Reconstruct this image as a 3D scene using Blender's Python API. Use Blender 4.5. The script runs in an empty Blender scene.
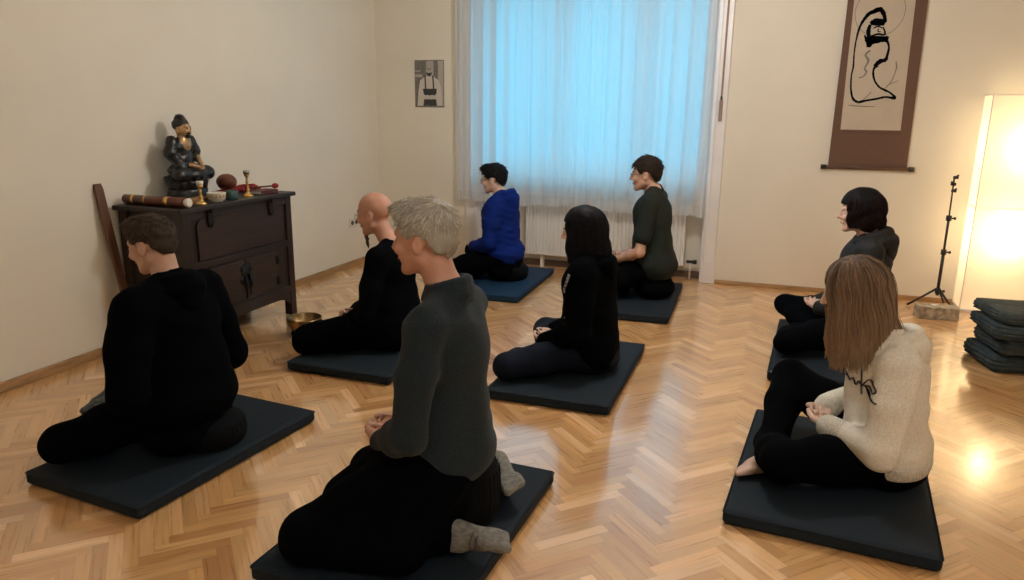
import bpy, bmesh, math, random
import numpy as np
from mathutils import Vector, Matrix
PI = math.pi
C = bpy.context.scene.collection
rnd = random.Random(7)
SC = bpy.context.scene

# ------------------------------------------------------------------ materials
def lin(c):
    return tuple(((x/255)/12.92 if x/255 <= .04045 else ((x/255+.055)/1.055)**2.4) for x in c)

def newmat(name):
    m = bpy.data.materials.new(name); m.use_nodes = True
    nt = m.node_tree
    for n in list(nt.nodes): nt.nodes.remove(n)
    out = nt.nodes.new('ShaderNodeOutputMaterial')
    b = nt.nodes.new('ShaderNodeBsdfPrincipled')
    nt.links.new(b.outputs[0], out.inputs[0])
    return m, nt, b, out

def mat(name, col, rough=.6, metal=0, noise=0, nscale=20, bump=0, bscale=80, spec=.5, stretch=(1, 1, 1), col2=None,
        sheen=0, detail=3):
    m, nt, b, out = newmat(name)
    b.inputs['Roughness'].default_value = rough
    b.inputs['Metallic'].default_value = metal
    b.inputs['Specular IOR Level'].default_value = spec
    if sheen: b.inputs['Sheen Weight'].default_value = sheen
    tc = nt.nodes.new('ShaderNodeTexCoord')
    mp = nt.nodes.new('ShaderNodeMapping'); mp.inputs['Scale'].default_value = stretch
    nt.links.new(tc.outputs['Object'], mp.inputs[0])
    if noise or col2:
        n = nt.nodes.new('ShaderNodeTexNoise'); n.inputs['Scale'].default_value = nscale
        n.inputs['Detail'].default_value = detail
        nt.links.new(mp.outputs[0], n.inputs[0])
        r = nt.nodes.new('ShaderNodeValToRGB')
        nt.links.new(n.outputs[0], r.inputs[0])
        r.color_ramp.elements[0].position = .35; r.color_ramp.elements[1].position = .65
        c2 = col2 if col2 else tuple(x*(1-noise) for x in col)
        c1 = col if col2 else tuple(min(1, x*(1+noise*.6)) for x in col)
        r.color_ramp.elements[0].color = (*c2, 1); r.color_ramp.elements[1].color = (*c1, 1)
        nt.links.new(r.outputs[0], b.inputs['Base Color'])
    else:
        b.inputs['Base Color'].default_value = (*col, 1)
    if bump:
        n = nt.nodes.new('ShaderNodeTexNoise'); n.inputs['Scale'].default_value = bscale
        n.inputs['Detail'].default_value = 4
        nt.links.new(mp.outputs[0], n.inputs[0])
        bp = nt.nodes.new('ShaderNodeBump'); bp.inputs['Strength'].default_value = bump
        bp.inputs['Distance'].default_value = .004
        nt.links.new(n.outputs[0], bp.inputs['Height']); nt.links.new(bp.outputs[0], b.inputs['Normal'])
    return m

def attrmat(name, rough=.5, spec=.5, attr='tint', grain=None, bump=0):
    """base colour from a per-strand / per-plank colour attribute"""
    m, nt, b, out = newmat(name)
    a = nt.nodes.new('ShaderNodeAttribute'); a.attribute_name = attr
    b.inputs['Roughness'].default_value = rough; b.inputs['Specular IOR Level'].default_value = spec
    nt.links.new(a.outputs['Color'], b.inputs['Base Color'])
    return m

M = {}
M['wall'] = mat('painted_plaster', (.78, .74, .64), .85, noise=.03, nscale=1.5, bump=.06, bscale=60)
M['ceil'] = mat('ceiling_paint', (.80, .77, .70), .9, bump=.05, bscale=50)
M['white_paint'] = mat('white_gloss_paint', (.80, .78, .78), .35, noise=.03, nscale=4, bump=.03, bscale=30)
M['radiator'] = mat('radiator_enamel', (.80, .79, .76), .4, noise=.02, nscale=3)
M['skirt'] = mat('oak_skirting', (.40, .24, .11), .5, noise=.25, nscale=6, stretch=(1, 1, 6))
M['skirt_dark'] = mat('dark_skirting', (.12, .08, .06), .6, noise=.25, nscale=6)
M['mat'] = mat('mat_fabric', (.0095, .0165, .0250), .75, noise=.15, nscale=300, bump=.25, bscale=400, spec=.2)
M['mat_b'] = mat('mat_fabric_blue', (.0060, .0300, .0720), .7, noise=.15, nscale=300, bump=.25, bscale=400, spec=.25)
M['black'] = mat('black_cotton', (.0012, .0016, .0024), .95, noise=.25, nscale=120, bump=.35, bscale=180, spec=.04)
M['black2'] = mat('black_jersey', (.0016, .0021, .0034), .95, noise=.2, nscale=90, bump=.35, bscale=140, spec=.05)
M['jean'] = mat('navy_denim', (.0035, .0065, .016), .9, noise=.3, nscale=200, bump=.4, bscale=260, spec=.2)
M['zafu'] = mat('zafu_cotton', (.0015, .0020, .0035), .95, noise=.25, nscale=150, bump=.4, bscale=200, spec=.2)
M['fleece'] = mat('slate_fleece', (.0165, .0255, .0325), .95, noise=.22, nscale=150, bump=.6, bscale=220, spec=.15, sheen=.06)
M['tee'] = mat('charcoal_green_jersey', (.016, .021, .018), .9, noise=.2, nscale=160, bump=.4, bscale=180, spec=.2)
M['blue'] = mat('royal_blue_fleece', (.0025, .017, .16), .9, noise=.2, nscale=120, bump=.5, bscale=160, spec=.15)
M['cream'] = mat('cream_sweatshirt', (.76, .72, .63), .9, noise=.10, nscale=120, bump=.5, bscale=200, spec=.2)
M['cream_rib'] = mat('cream_rib_knit', (.70, .66, .57), .9, noise=.3, nscale=60, stretch=(6, 6, .2), bump=.6, bscale=200)
M['quilt'] = mat('black_quilted_nylon', (.0025, .0035, .005), .75, noise=.2, nscale=60, bump=.4, bscale=60)
M['sock'] = mat('grey_wool_sock', (.20, .195, .175), .95, noise=.3, nscale=60, bump=.6, bscale=160, stretch=(1, 1, 2))
M['sock_dark'] = mat('charcoal_sock_band', (.05, .05, .055), .95, noise=.2, nscale=60)
def skinmat(n, c):
    m = mat(n, c, .5, noise=.10, nscale=12, bump=.15, bscale=120, spec=.35)
    b = m.node_tree.nodes['Principled BSDF']
    b.inputs['Subsurface Weight'].default_value = .12
    b.inputs['Subsurface Radius'].default_value = (.01, .004, .002)
    return m
M['skin'] = skinmat('skin', (.55, .335, .245))
M['skin_pale'] = skinmat('skin_pale', (.66, .46, .37))
M['skin_ruddy'] = skinmat('skin_ruddy', (.54, .29, .205))
M['lip'] = mat('lip_skin', (.40, .15, .12), .45)
M['lash'] = mat('lash_black', (.02, .015, .012), .6)
M['hair'] = attrmat('hair_strands', .6, .22)
M['hair_dark'] = attrmat('black_hair_strands', .6, .12)
M['metal'] = mat('thin_metal', (.35, .33, .30), .3, 1)
M['darkframe'] = mat('dark_spectacle_frame', (.02, .02, .022), .35)
M['black_plastic'] = mat('black_plastic', (.012, .012, .013), .4)
M['wood_dark'] = mat('dark_lacquered_elm', (.017, .0075, .0055), .45, noise=.45, nscale=5, stretch=(1, .25, 6), bump=.25, bscale=40)
M['wood_dark2'] = mat('dark_red_elm_panel', (.023, .0095, .0065), .5, noise=.4, nscale=6, stretch=(1, .3, 5), bump=.2, bscale=30)
M['iron'] = mat('blackened_iron', (.012, .012, .013), .45, .6, bump=.3, bscale=90)
M['brass'] = mat('worn_brass', (.72, .46, .16), .28, 1, noise=.3, nscale=25)
M['bronze'] = mat('bronze_bowl', (.30, .20, .09), .35, 1, noise=.4, nscale=18, bump=.3, bscale=70)
M['gold'] = mat('gilt_face', (.52, .33, .17), .38, .5, noise=.25, nscale=40)
M['statue_black'] = mat('statue_lacquer', (.010, .009, .009), .32, noise=.4, nscale=60, bump=.4, bscale=60)
M['stick'] = mat('brown_wood_stick', (.11, .045, .02), .5, noise=.35, nscale=6, stretch=(4, 4, .4), bump=.2)
M['brown_tube'] = mat('brown_lacquer_tube', (.10, .030, .016), .35, noise=.35, nscale=14)
M['white'] = mat('white_paper', (.80, .80, .78), .7, noise=.03)
M['printpaper'] = mat('printed_paper', (.62, .64, .66), .6, noise=.15, nscale=30)
M['board'] = mat('light_brown_board', (.33, .17, .08), .5, noise=.25, nscale=9, stretch=(1, 6, 1))
M['ceramic'] = mat('white_ceramic', (.74, .70, .62), .3, noise=.05)
M['teal'] = mat('teal_glaze', (.035, .085, .085), .45, noise=.2, nscale=60)
M['mokugyo'] = mat('red_brown_carved_wood', (.16, .045, .025), .4, noise=.3, nscale=14, bump=.3, bscale=40)
M['red'] = mat('red_cloth', (.30, .018, .020), .8, noise=.25, nscale=60, bump=.4)
M['darkred'] = mat('dark_red_cover', (.09, .015, .015), .6, noise=.3, nscale=40)
M['silk'] = mat('brown_silk_mount', (.135, .072, .048), .8, noise=.07, nscale=90, bump=.2, bscale=200)
M['silk2'] = mat('dark_brown_silk_band', (.115, .060, .040), .7, noise=.22, nscale=90, bump=.2, bscale=200)
M['paper_old'] = mat('scroll_paper', (.52, .45, .36), .8, noise=.05, nscale=8)
M['ink'] = mat('black_ink', (.004, .0045, .007), .95, noise=.3, nscale=200, spec=.05)
M['ink_grey'] = mat('thin_grey_ink', (.20, .18, .15), .7, noise=.3, nscale=300)
M['blanket'] = mat('dark_grey_felt', (.042, .058, .064), .95, noise=.30, nscale=25, bump=.5, bscale=120, spec=.2)
M['blanket2'] = mat('green_grey_felt', (.060, .076, .076), .95, noise=.30, nscale=25, bump=.5, bscale=120, spec=.2)
M['box_pattern'] = mat('patterned_carton', (.50, .44, .34), .6, col2=(.22, .18, .13), nscale=28, detail=6)
M['tissue'] = mat('tissue', (.80, .78, .74), .8)
M['outlet'] = mat('outlet_plastic', (.74, .72, .66), .4)
M['hole'] = mat('outlet_recess', (.06, .055, .05), .6)
M['strap'] = mat('woven_brown_strap', (.30, .20, .17), .8, noise=.2, nscale=200)
M['g1'] = mat('photo_light_grey', (.42, .39, .35), .5)
M['g2'] = mat('photo_mid_grey', (.17, .16, .145), .5, noise=.25, nscale=40)
M['g3'] = mat('photo_dark_grey', (.035, .036, .036), .5)
M['g4'] = mat('photo_pale', (.58, .55, .50), .5)
M['plaid'] = mat('grey_plaid_cloth', (.12, .12, .115), .9, col2=(.03, .03, .03), nscale=60)
M['print'] = mat('dark_flock_print', (.025, .02, .03), .7)
M['cord'] = mat('charcoal_cord', (.06, .06, .07), .8)
M['lace'] = mat('pale_grey_knit', (.40, .42, .44), .9, col2=(.03, .03, .035), nscale=70)

# glass
def glassmat():
    m, nt, b, out = newmat('window_glass')
    nt.nodes.remove(b)
    t = nt.nodes.new('ShaderNodeBsdfTransparent'); t.inputs[0].default_value = (.95, .98, 1, 1)
    g = nt.nodes.new('ShaderNodeBsdfGlossy'); g.inputs['Roughness'].default_value = .02
    mx = nt.nodes.new('ShaderNodeMixShader'); mx.inputs[0].default_value = .06
    nt.links.new(t.outputs[0], mx.inputs[1]); nt.links.new(g.outputs[0], mx.inputs[2])
    nt.links.new(mx.outputs[0], out.inputs[0]); return m
M['glass'] = glassmat()
def lensmat():
    m, nt, b, out = newmat('spectacle_lens')
    nt.nodes.remove(b)
    t = nt.nodes.new('ShaderNodeBsdfTransparent')
    g = nt.nodes.new('ShaderNodeBsdfGlossy'); g.inputs['Roughness'].default_value = .05
    mx = nt.nodes.new('ShaderNodeMixShader'); mx.inputs[0].default_value = .12
    nt.links.new(t.outputs[0], mx.inputs[1]); nt.links.new(g.outputs[0], mx.inputs[2])
    nt.links.new(mx.outputs[0], out.inputs[0]); return m
M['lens'] = lensmat()
def sheer(name, tcol, tr, dcol, dif_w=.35):
    m, nt, b, out = newmat(name)
    nt.nodes.remove(b)
    t = nt.nodes.new('ShaderNodeBsdfTransparent'); t.inputs[0].default_value = (*tcol, 1)
    tl = nt.nodes.new('ShaderNodeBsdfTranslucent'); tl.inputs[0].default_value = (*dcol, 1)
    df = nt.nodes.new('ShaderNodeBsdfDiffuse'); df.inputs[0].default_value = (*dcol, 1)
    m1 = nt.nodes.new('ShaderNodeMixShader'); m1.inputs[0].default_value = dif_w
    nt.links.new(tl.outputs[0], m1.inputs[1]); nt.links.new(df.outputs[0], m1.inputs[2])
    m2 = nt.nodes.new('ShaderNodeMixShader'); m2.inputs[0].default_value = 1-tr
    nt.links.new(t.outputs[0], m2.inputs[1]); nt.links.new(m1.outputs[0], m2.inputs[2])
    nt.links.new(m2.outputs[0], out.inputs[0]); return m
M['curtain'] = sheer('sheer_voile', (1, 1, 1), .10, (.88, .89, .90), .20)
M['curtain_hem'] = sheer('sheer_voile_hem', (1, 1, 1), .16, (.84, .86, .88), .42)
M['lamp_paper'] = sheer('rice_paper', (1, 1, 1), .12, (.93, .91, .86), .45)
def emis(name, col, s):
    m, nt, b, out = newmat(name); nt.nodes.remove(b)
    e = nt.nodes.new('ShaderNodeEmission'); e.inputs[0].default_value = (*col, 1); e.inputs[1].default_value = s
    nt.links.new(e.outputs[0], out.inputs[0]); return m
M['bulb'] = emis('bulb_glow', (1, .72, .40), 12)

# floor material: plank colour attribute, grain along the plank, dark seams
def floormat():
    m, nt, b, out = newmat('oak_herringbone')
    a = nt.nodes.new('ShaderNodeAttribute'); a.attribute_name = 'tint'
    uv = nt.nodes.new('ShaderNodeUVMap'); uv.uv_map = 'UVMap'
    mp = nt.nodes.new('ShaderNodeMapping'); mp.inputs['Scale'].default_value = (3.0, 60, 1)
    nt.links.new(uv.outputs[0], mp.inputs[0])
    n = nt.nodes.new('ShaderNodeTexNoise'); n.inputs['Scale'].default_value = 1.2; n.inputs['Detail'].default_value = 4
    nt.links.new(mp.outputs[0], n.inputs[0])
    r = nt.nodes.new('ShaderNodeValToRGB'); r.color_ramp.elements[0].position = .3; r.color_ramp.elements[1].position = .72
    r.color_ramp.elements[0].color = (.87, .86, .83, 1); r.color_ramp.elements[1].color = (1.06, 1.06, 1.06, 1)
    nt.links.new(n.outputs[0], r.inputs[0])
    mx = nt.nodes.new('ShaderNodeMix'); mx.data_type = 'RGBA'; mx.blend_type = 'MULTIPLY'; mx.inputs[0].default_value = 1
    nt.links.new(a.outputs['Color'], mx.inputs[6]); nt.links.new(r.outputs[0], mx.inputs[7])
    # seam: second UV layer gives distance to the plank's edge in metres
    e = nt.nodes.new('ShaderNodeUVMap'); e.uv_map = 'Edge'
    sp = nt.nodes.new('ShaderNodeSeparateXYZ'); nt.links.new(e.outputs[0], sp.inputs[0])
    def tri(sock, size):
        s1 = nt.nodes.new('ShaderNodeMath'); s1.operation = 'SUBTRACT'; s1.inputs[1].default_value = .5
        nt.links.new(sock, s1.inputs[0])
        s2 = nt.nodes.new('ShaderNodeMath'); s2.operation = 'ABSOLUTE'; nt.links.new(s1.outputs[0], s2.inputs[0])
        s3 = nt.nodes.new('ShaderNodeMath'); s3.operation = 'SUBTRACT'; s3.inputs[0].default_value = .5
        nt.links.new(s2.outputs[0], s3.inputs[1])
        s4 = nt.nodes.new('ShaderNodeMath'); s4.operation = 'MULTIPLY'; s4.inputs[1].default_value = size
        nt.links.new(s3.outputs[0], s4.inputs[0]); return s4.outputs[0]
    mn = nt.nodes.new('ShaderNodeMath'); mn.operation = 'MINIMUM'
    nt.links.new(tri(sp.outputs[0], PL), mn.inputs[0]); nt.links.new(tri(sp.outputs[1], PW), mn.inputs[1])
    mr = nt.nodes.new('ShaderNodeMapRange'); mr.inputs[1].default_value = .0002; mr.inputs[2].default_value = .0016
    mr.inputs[3].default_value = .68; mr.inputs[4].default_value = 1
    nt.links.new(mn.outputs[0], mr.inputs[0])
    mx2 = nt.nodes.new('ShaderNodeMix'); mx2.data_type = 'RGBA'; mx2.blend_type = 'MULTIPLY'; mx2.inputs[0].default_value = 1
    nt.links.new(mx.outputs[2], mx2.inputs[6]); nt.links.new(mr.outputs[0], mx2.inputs[7])
    nt.links.new(mx2.outputs[2], b.inputs['Base Color'])
    rr = nt.nodes.new('ShaderNodeMapRange'); rr.inputs[3].default_value = .22; rr.inputs[4].default_value = .36
    nt.links.new(n.outputs[0], rr.inputs[0]); nt.links.new(rr.outputs[0], b.inputs['Roughness'])
    b.inputs['Specular IOR Level'].default_value = .6
    b.inputs['Coat IOR'].default_value = 2.0; b.inputs['Coat Weight'].default_value = 1.0; b.inputs['Coat Roughness'].default_value = .13
    bp = nt.nodes.new('ShaderNodeBump'); bp.inputs['Strength'].default_value = .15; bp.inputs['Distance'].default_value = .002
    nt.links.new(mr.outputs[0], bp.inputs['Height']); nt.links.new(bp.outputs[0], b.inputs['Normal'])
    return m
PL, PW = .282, .047

# ------------------------------------------------------------------ mesh helpers
def link(o, parent=None):
    C.objects.link(o)
    if parent: o.parent = parent
    return o

def empty(name, loc, rz=0, label=None, cat=None, group=None):
    o = bpy.data.objects.new(name, None); C.objects.link(o)
    o.empty_display_size = .05
    o.location = loc; o.rotation_euler = (0, 0, rz)
    if label: tag(o, label, cat, group)
    return o

def tag(o, label, cat, group=None):
    o['label'] = label; o['category'] = cat
    if group: o['group'] = group
    return o

class B:
    """collects shapes into one mesh"""
    def __init__(s): s.bm = bmesh.new()
    def _add(s, verts, mtx, smooth, mi):
        if mtx is not None: bmesh.ops.transform(s.bm, matrix=mtx, verts=verts)
        fs = set(f for v in verts for f in v.link_faces)
        for f in fs: f.smooth = smooth; f.material_index = mi
    def box(s, c, d, r=0, rot=None, mi=0, seg=2):
        t = bmesh.new()
        bmesh.ops.create_cube(t, size=1)
        bmesh.ops.scale(t, vec=d, verts=t.verts)
        if r:
            bmesh.ops.bevel(t, geom=list(t.edges), offset=r, segments=seg, profile=.5, affect='EDGES')
        mt = Matrix.Translation(c)
        if rot is not None: mt = mt @ (rot if isinstance(rot, Matrix) else Matrix.Rotation(rot, 4, 'Z'))
        bmesh.ops.transform(t, matrix=mt, verts=t.verts)
        s.merge(t, mi, smooth=bool(r) and seg > 2); return s
    def merge(s, t, mi=0, smooth=False):
        vm = {}
        for v in t.verts: vm[v] = s.bm.verts.new(v.co)
        for f in t.faces:
            try:
                nf = s.bm.faces.new([vm[v] for v in f.verts]); nf.smooth = smooth; nf.material_index = mi
            except ValueError: pass
        t.free()
    def tube(s, pts, rad, n=8, mi=0, cap=True, flat=None):
        """tube along pts; rad a number or list"""
        pts = [Vector(p) for p in pts]
        if not isinstance(rad, (list, tuple)): rad = [rad]*len(pts)
        rings = []; up = Vector((0, 0, 1)); prev = None
        for i, p in enumerate(pts):
            d = (pts[min(i+1, len(pts)-1)]-pts[max(i-1, 0)]).normalized()
            if prev is None:
                a = up if abs(d.z) < .9 else Vector((1, 0, 0))
                u = d.cross(a).normalized()
            else:
                u = (prev - d*prev.dot(d)).normalized()
            prev = u; v = d.cross(u)
            ring = []
            for k in range(n):
                t = 2*PI*k/n
                fl = flat or 1
                ring.append(s.bm.verts.new(p+(u*math.cos(t)+v*math.sin(t)*fl)*rad[i]))
            rings.append(ring)
        for a, b in zip(rings, rings[1:]):
            for k in range(n):
                f = s.bm.faces.new((a[k], a[(k+1) % n], b[(k+1) % n], b[k])); f.smooth = True; f.material_index = mi
        if cap:
            for r_, rev in ((rings[0], True), (rings[-1], False)):
                f = s.bm.faces.new(r_[::-1] if rev else r_); f.material_index = mi
        return s
    def lathe(s, prof, c=(0, 0, 0), n=32, mi=0, mtx=None, smooth=True):
        """prof: list of (r, z); closed with caps where r>0 at ends"""
        vs = []; rings = []
        for r, z in prof:
            if r < 1e-6:
                v = s.bm.verts.new((c[0], c[1], c[2]+z)); rings.append([v]); vs.append(v)
            else:
                ring = [s.bm.verts.new((c[0]+r*math.cos(2*PI*k/n), c[1]+r*math.sin(2*PI*k/n), c[2]+z)) for k in range(n)]
                rings.append(ring); vs += ring
        for a, b in zip(rings, rings[1:]):
            if len(a) == 1 and len(b) == 1: continue
            for k in range(n):
                if len(a) == 1: q = (a[0], b[(k+1) % n], b[k])[::-1]; q = (a[0], b[k], b[(k+1) % n])[::-1]
                elif len(b) == 1: q = (a[k], a[(k+1) % n], b[0])
                else: q = (a[k], a[(k+1) % n], b[(k+1) % n], b[k])
                f = s.bm.faces.new(q); f.smooth = smooth; f.material_index = mi
        for ring, rev in ((rings[0], True), (rings[-1], False)):
            if len(ring) > 1:
                f = s.bm.faces.new(ring[::-1] if rev else ring); f.material_index = mi
        if mtx is not None: bmesh.ops.transform(s.bm, matrix=mtx, verts=vs)
        return s
    def ell(s, c, r, rot=None, mi=0, seg=24, rings=14):
        t = bmesh.new(); bmesh.ops.create_uvsphere(t, u_segments=seg, v_segments=rings, radius=1)
        bmesh.ops.scale(t, vec=r, verts=t.verts)
        mt = Matrix.Translation(c)
        if rot is not None: mt = mt @ rot
        bmesh.ops.transform(t, matrix=mt, verts=t.verts); s.merge(t, mi, True); return s
    def prism(s, pts, depth, mtx, mi=0):
        """polygon (x,z) extruded along y by depth, then transformed"""
        a = [s.bm.verts.new(mtx @ Vector((x, 0, z))) for x, z in pts]
        b = [s.bm.verts.new(mtx @ Vector((x, depth, z))) for x, z in pts]
        n = len(pts)
        f = s.bm.faces.new(a); f.material_index = mi
        f = s.bm.faces.new(b[::-1]); f.material_index = mi
        for i in range(n):
            f = s.bm.faces.new((a[(i+1) % n], a[i], b[i], b[(i+1) % n])); f.material_index = mi
        return s
    def build(s, name, mats, parent=None, kind=None):
        me = bpy.data.meshes.new(name)
        bmesh.ops.recalc_face_normals(s.bm, faces=s.bm.faces)
        s.bm.to_mesh(me); s.bm.free()
        if not isinstance(mats, (list, tuple)): mats = [mats]
        for m in mats: me.materials.append(m)
        o = bpy.data.objects.new(name, me); link(o, parent)
        if kind: o['kind'] = kind
        return o

def ribbon_strokes(strokes, y, thick=.0006):
    """ink strokes on a wall-parallel sheet: list of (pts(x,z), widths)"""
    b = B()
    for pts, w in strokes:
        # resample smooth (Catmull-Rom)
        P = [Vector((p[0], 0, p[1])) for p in pts]
        Q = []; W = []
        n = len(P)
        ws = w if isinstance(w, (list, tuple)) else [w]*n
        if len(ws) != n: ws = list(np.interp(np.linspace(0, 1, n), np.linspace(0, 1, len(ws)), ws))
        for i in range(n-1):
            p0, p1, p2, p3 = P[max(i-1, 0)], P[i], P[i+1], P[min(i+2, n-1)]
            for k in range(8):
                t = k/8
                Q.append(.5*((2*p1)+(p2-p0)*t+(2*p0-5*p1+4*p2-p3)*t*t+(3*p1-p0-3*p2+p3)*t**3)); W.append(ws[i]*(1-t)+ws[i+1]*t)
        Q.append(P[-1]); W.append(ws[-1])
        prev = None
        for i, q in enumerate(Q):
            d = Q[min(i+1, len(Q)-1)]-Q[max(i-1, 0)]
            if d.length < 1e-9: continue
            d.normalize(); nrm = Vector((-d.z, 0, d.x))
            ww = W[i]*1.05*(.85+.3*rnd.random())/2
            a = b.bm.verts.new((q.x+nrm.x*ww, y, q.z+nrm.z*ww)); c = b.bm.verts.new((q.x-nrm.x*ww, y, q.z-nrm.z*ww))
            if prev: b.bm.faces.new((prev[0], prev[1], c, a))
            prev = (a, c)
    return b

# ------------------------------------------------------------------ signed-distance modelling (organic shapes)
def axis(lo, hi, coarse, fines):
    """grid coordinates with finer spacing inside the given intervals [(lo,hi,step)]"""
    out = [lo]
    while out[-1] < hi:
        st = coarse
        for a, b, f in fines:
            if a-coarse <= out[-1] <= b: st = min(st, f)
        out.append(out[-1]+st)
    return np.array(out, dtype=np.float32)

class Field:
    def __init__(s, lo, hi, step, fine=((), (), ())):
        s.ax = [axis(lo[i], hi[i], step, fine[i]) for i in range(3)]
        s.F = np.full([len(a) for a in s.ax], .3, dtype=np.float32)
    def _sub(s, lo, hi):
        sl = []
        for i in range(3):
            a = max(0, int(np.searchsorted(s.ax[i], lo[i]))-2); b = min(len(s.ax[i]), int(np.searchsorted(s.ax[i], hi[i]))+2)
            if b <= a: return None, None
            sl.append(slice(a, b))
        X = s.ax[0][sl[0]][:, None, None]; Y = s.ax[1][sl[1]][None, :, None]; Z = s.ax[2][sl[2]][None, None, :]
        return tuple(sl), (X, Y, Z)
    def _comb(s, sl, d, k, op):
        f = s.F[sl]
        if op == 'add':
            h = np.maximum(k-np.abs(f-d), 0)/k if k > 0 else 0
            s.F[sl] = np.minimum(f, d) - h*h*k*.25
        elif op == 'sub':
            d = -d
            h = np.maximum(k-np.abs(f-d), 0)/k if k > 0 else 0
            s.F[sl] = np.maximum(f, d) + h*h*k*.25
    def cone(s, a, b, ra, rb, k=.02, op='add', sc=None):
        a = np.array(a, float); b = np.array(b, float)
        m = max(ra, rb)+k+.02
        if sc is not None: m *= max(sc)
        sl, g = s._sub(np.minimum(a, b)-m, np.maximum(a, b)+m)
        if sl is None: return s
        S = sc if sc is not None else (1, 1, 1)
        A = a/S; D = (b/S)-A; L = float(D@D) or 1e-9
        P = [g[i]/S[i]-A[i] for i in range(3)]
        t = np.clip((P[0]*D[0]+P[1]*D[1]+P[2]*D[2])/L, 0, 1)
        d = np.sqrt((P[0]-t*D[0])**2+(P[1]-t*D[1])**2+(P[2]-t*D[2])**2) - (ra+(rb-ra)*t)
        s._comb(sl, d*min(S), k, op); return s
    def chain(s, pts, rad, k=.02, op='add'):
        for i in range(len(pts)-1): s.cone(pts[i], pts[i+1], rad[i], rad[i+1], k, op)
        return s
    def ell(s, c, r, k=.02, R=None, op='add'):
        c = np.array(c, float); m = max(r)+k+.02
        sl, g = s._sub(c-m, c+m)
        if sl is None: return s
        P = [g[i]-c[i] for i in range(3)]
        if R is not None: P = [P[0]*R[0][j]+P[1]*R[1][j]+P[2]*R[2][j] for j in range(3)]
        k0 = np.sqrt(sum((P[i]/r[i])**2 for i in range(3))); k1 = np.sqrt(sum((P[i]/r[i]**2)**2 for i in range(3)))+1e-6
        s._comb(sl, k0*(k0-1)/k1, k, op); return s
    def plane(s, n, off, k=.005):
        """keep where dot(n,p) > off"""
        n = np.array(n, float)
        X = s.ax[0][:, None, None]; Y = s.ax[1][None, :, None]; Z = s.ax[2][None, None, :]
        d = off-(X*n[0]+Y*n[1]+Z*n[2]); f = s.F
        h = np.maximum(k-np.abs(f-d), 0)/k
        s.F = np.maximum(f, d)+h*h*k*.25
        return s
    def warp(s, amp, freq, seed=0, st=(1, 1, 1)):
        r = np.random.RandomState(seed)
        X = s.ax[0][:, None, None]*st[0]; Y = s.ax[1][None, :, None]*st[1]; Z = s.ax[2][None, None, :]*st[2]
        acc = 0
        for i in range(5):
            v = r.normal(size=3); v /= np.linalg.norm(v); w = r.normal(size=3); w /= np.linalg.norm(w)
            f = freq*(.6+r.rand()*1.2)
            acc = acc + np.sin(f*(X*v[0]+Y*v[1]+Z*v[2])+r.rand()*6+1.3*np.sin(.6*f*(X*w[0]+Y*w[1]+Z*w[2])+r.rand()*6))
        s.F = s.F + amp*acc.astype(np.float32)/2.2
        return s
    def mesh(s, name, mats, parent, L2M=True, smooth_it=1):
        F = s.F; F[0] = F[-1] = .3; F[:, 0] = F[:, -1] = .3; F[:, :, 0] = F[:, :, -1] = .3
        ins = F < 0
        nx, ny, nz = F.shape
        cnt = np.zeros((nx-1, ny-1, nz-1), np.int8)
        for dx in (0, 1):
            for dy in (0, 1):
                for dz in (0, 1):
                    cnt += ins[dx:nx-1+dx, dy:ny-1+dy, dz:nz-1+dz]
        act = (cnt > 0) & (cnt < 8)
        idx = np.argwhere(act); n = len(idx)
        if n == 0: raise RuntimeError('empty field '+name)
        vid = np.full(act.shape, -1, np.int64); vid[act] = np.arange(n)
        pos = np.zeros((n, 3)); w = np.zeros(n)
        i0, j0, k0 = idx.T
        AX = s.ax
        corners = [(a, b, c) for a in (0, 1) for b in (0, 1) for c in (0, 1)]
        for ca in corners:
            for d in range(3):
                if ca[d]: continue
                cb = list(ca); cb[d] = 1
                fa = F[i0+ca[0], j0+ca[1], k0+ca[2]]; fb = F[i0+cb[0], j0+cb[1], k0+cb[2]]
                m = (fa < 0) != (fb < 0)
                t = np.where(m, fa/(np.where(m, fa-fb, 1)), 0)
                pa = np.stack([AX[0][i0+ca[0]], AX[1][j0+ca[1]], AX[2][k0+ca[2]]], 1)
                pb = np.stack([AX[0][i0+cb[0]], AX[1][j0+cb[1]], AX[2][k0+cb[2]]], 1)
                p = pa+(pb-pa)*t[:, None]
                pos += p*m[:, None]; w += m
        pos /= w[:, None]
        quads = []
        for d in range(3):
            sa = [slice(1, -1)]*3; sb = [slice(1, -1)]*3
            sa[d] = slice(0, -1); sb[d] = slice(1, None)
            A = ins[tuple(sa)]; Bq = ins[tuple(sb)]
            e = np.argwhere(A != Bq)
            if len(e) == 0: continue
            off = np.array([1, 1, 1]); off[d] = 0
            e = e+off  # grid index of the edge's start
            flip = ins[e[:, 0], e[:, 1], e[:, 2]]
            d1, d2 = (d+1) % 3, (d+2) % 3
            def cell(a, b):
                c = e.copy(); c[:, d1] -= a; c[:, d2] -= b
                return vid[c[:, 0], c[:, 1], c[:, 2]]
            q = np.stack([cell(1, 1), cell(0, 1), cell(0, 0), cell(1, 0)], 1)
            q[~flip] = q[~flip][:, ::-1]
            quads.append(q)
        quads = np.concatenate(quads)
        quads = quads[(quads >= 0).all(1)]
        if L2M: pos = np.stack([pos[:, 1], -pos[:, 0], pos[:, 2]], 1)   # (forward, left, up) -> (x, y, z)
        for _ in range(smooth_it):
            acc = np.zeros_like(pos); c = np.zeros(n)
            for a in range(4):
                for o_ in (1, 3):
                    np.add.at(acc, quads[:, a], pos[quads[:, (a+o_) % 4]]); np.add.at(c, quads[:, a], 1)
            c[c == 0] = 1
            pos = pos*.5+acc/c[:, None]*.5
        me = bpy.data.meshes.new(name)
        nq = len(quads)
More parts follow.
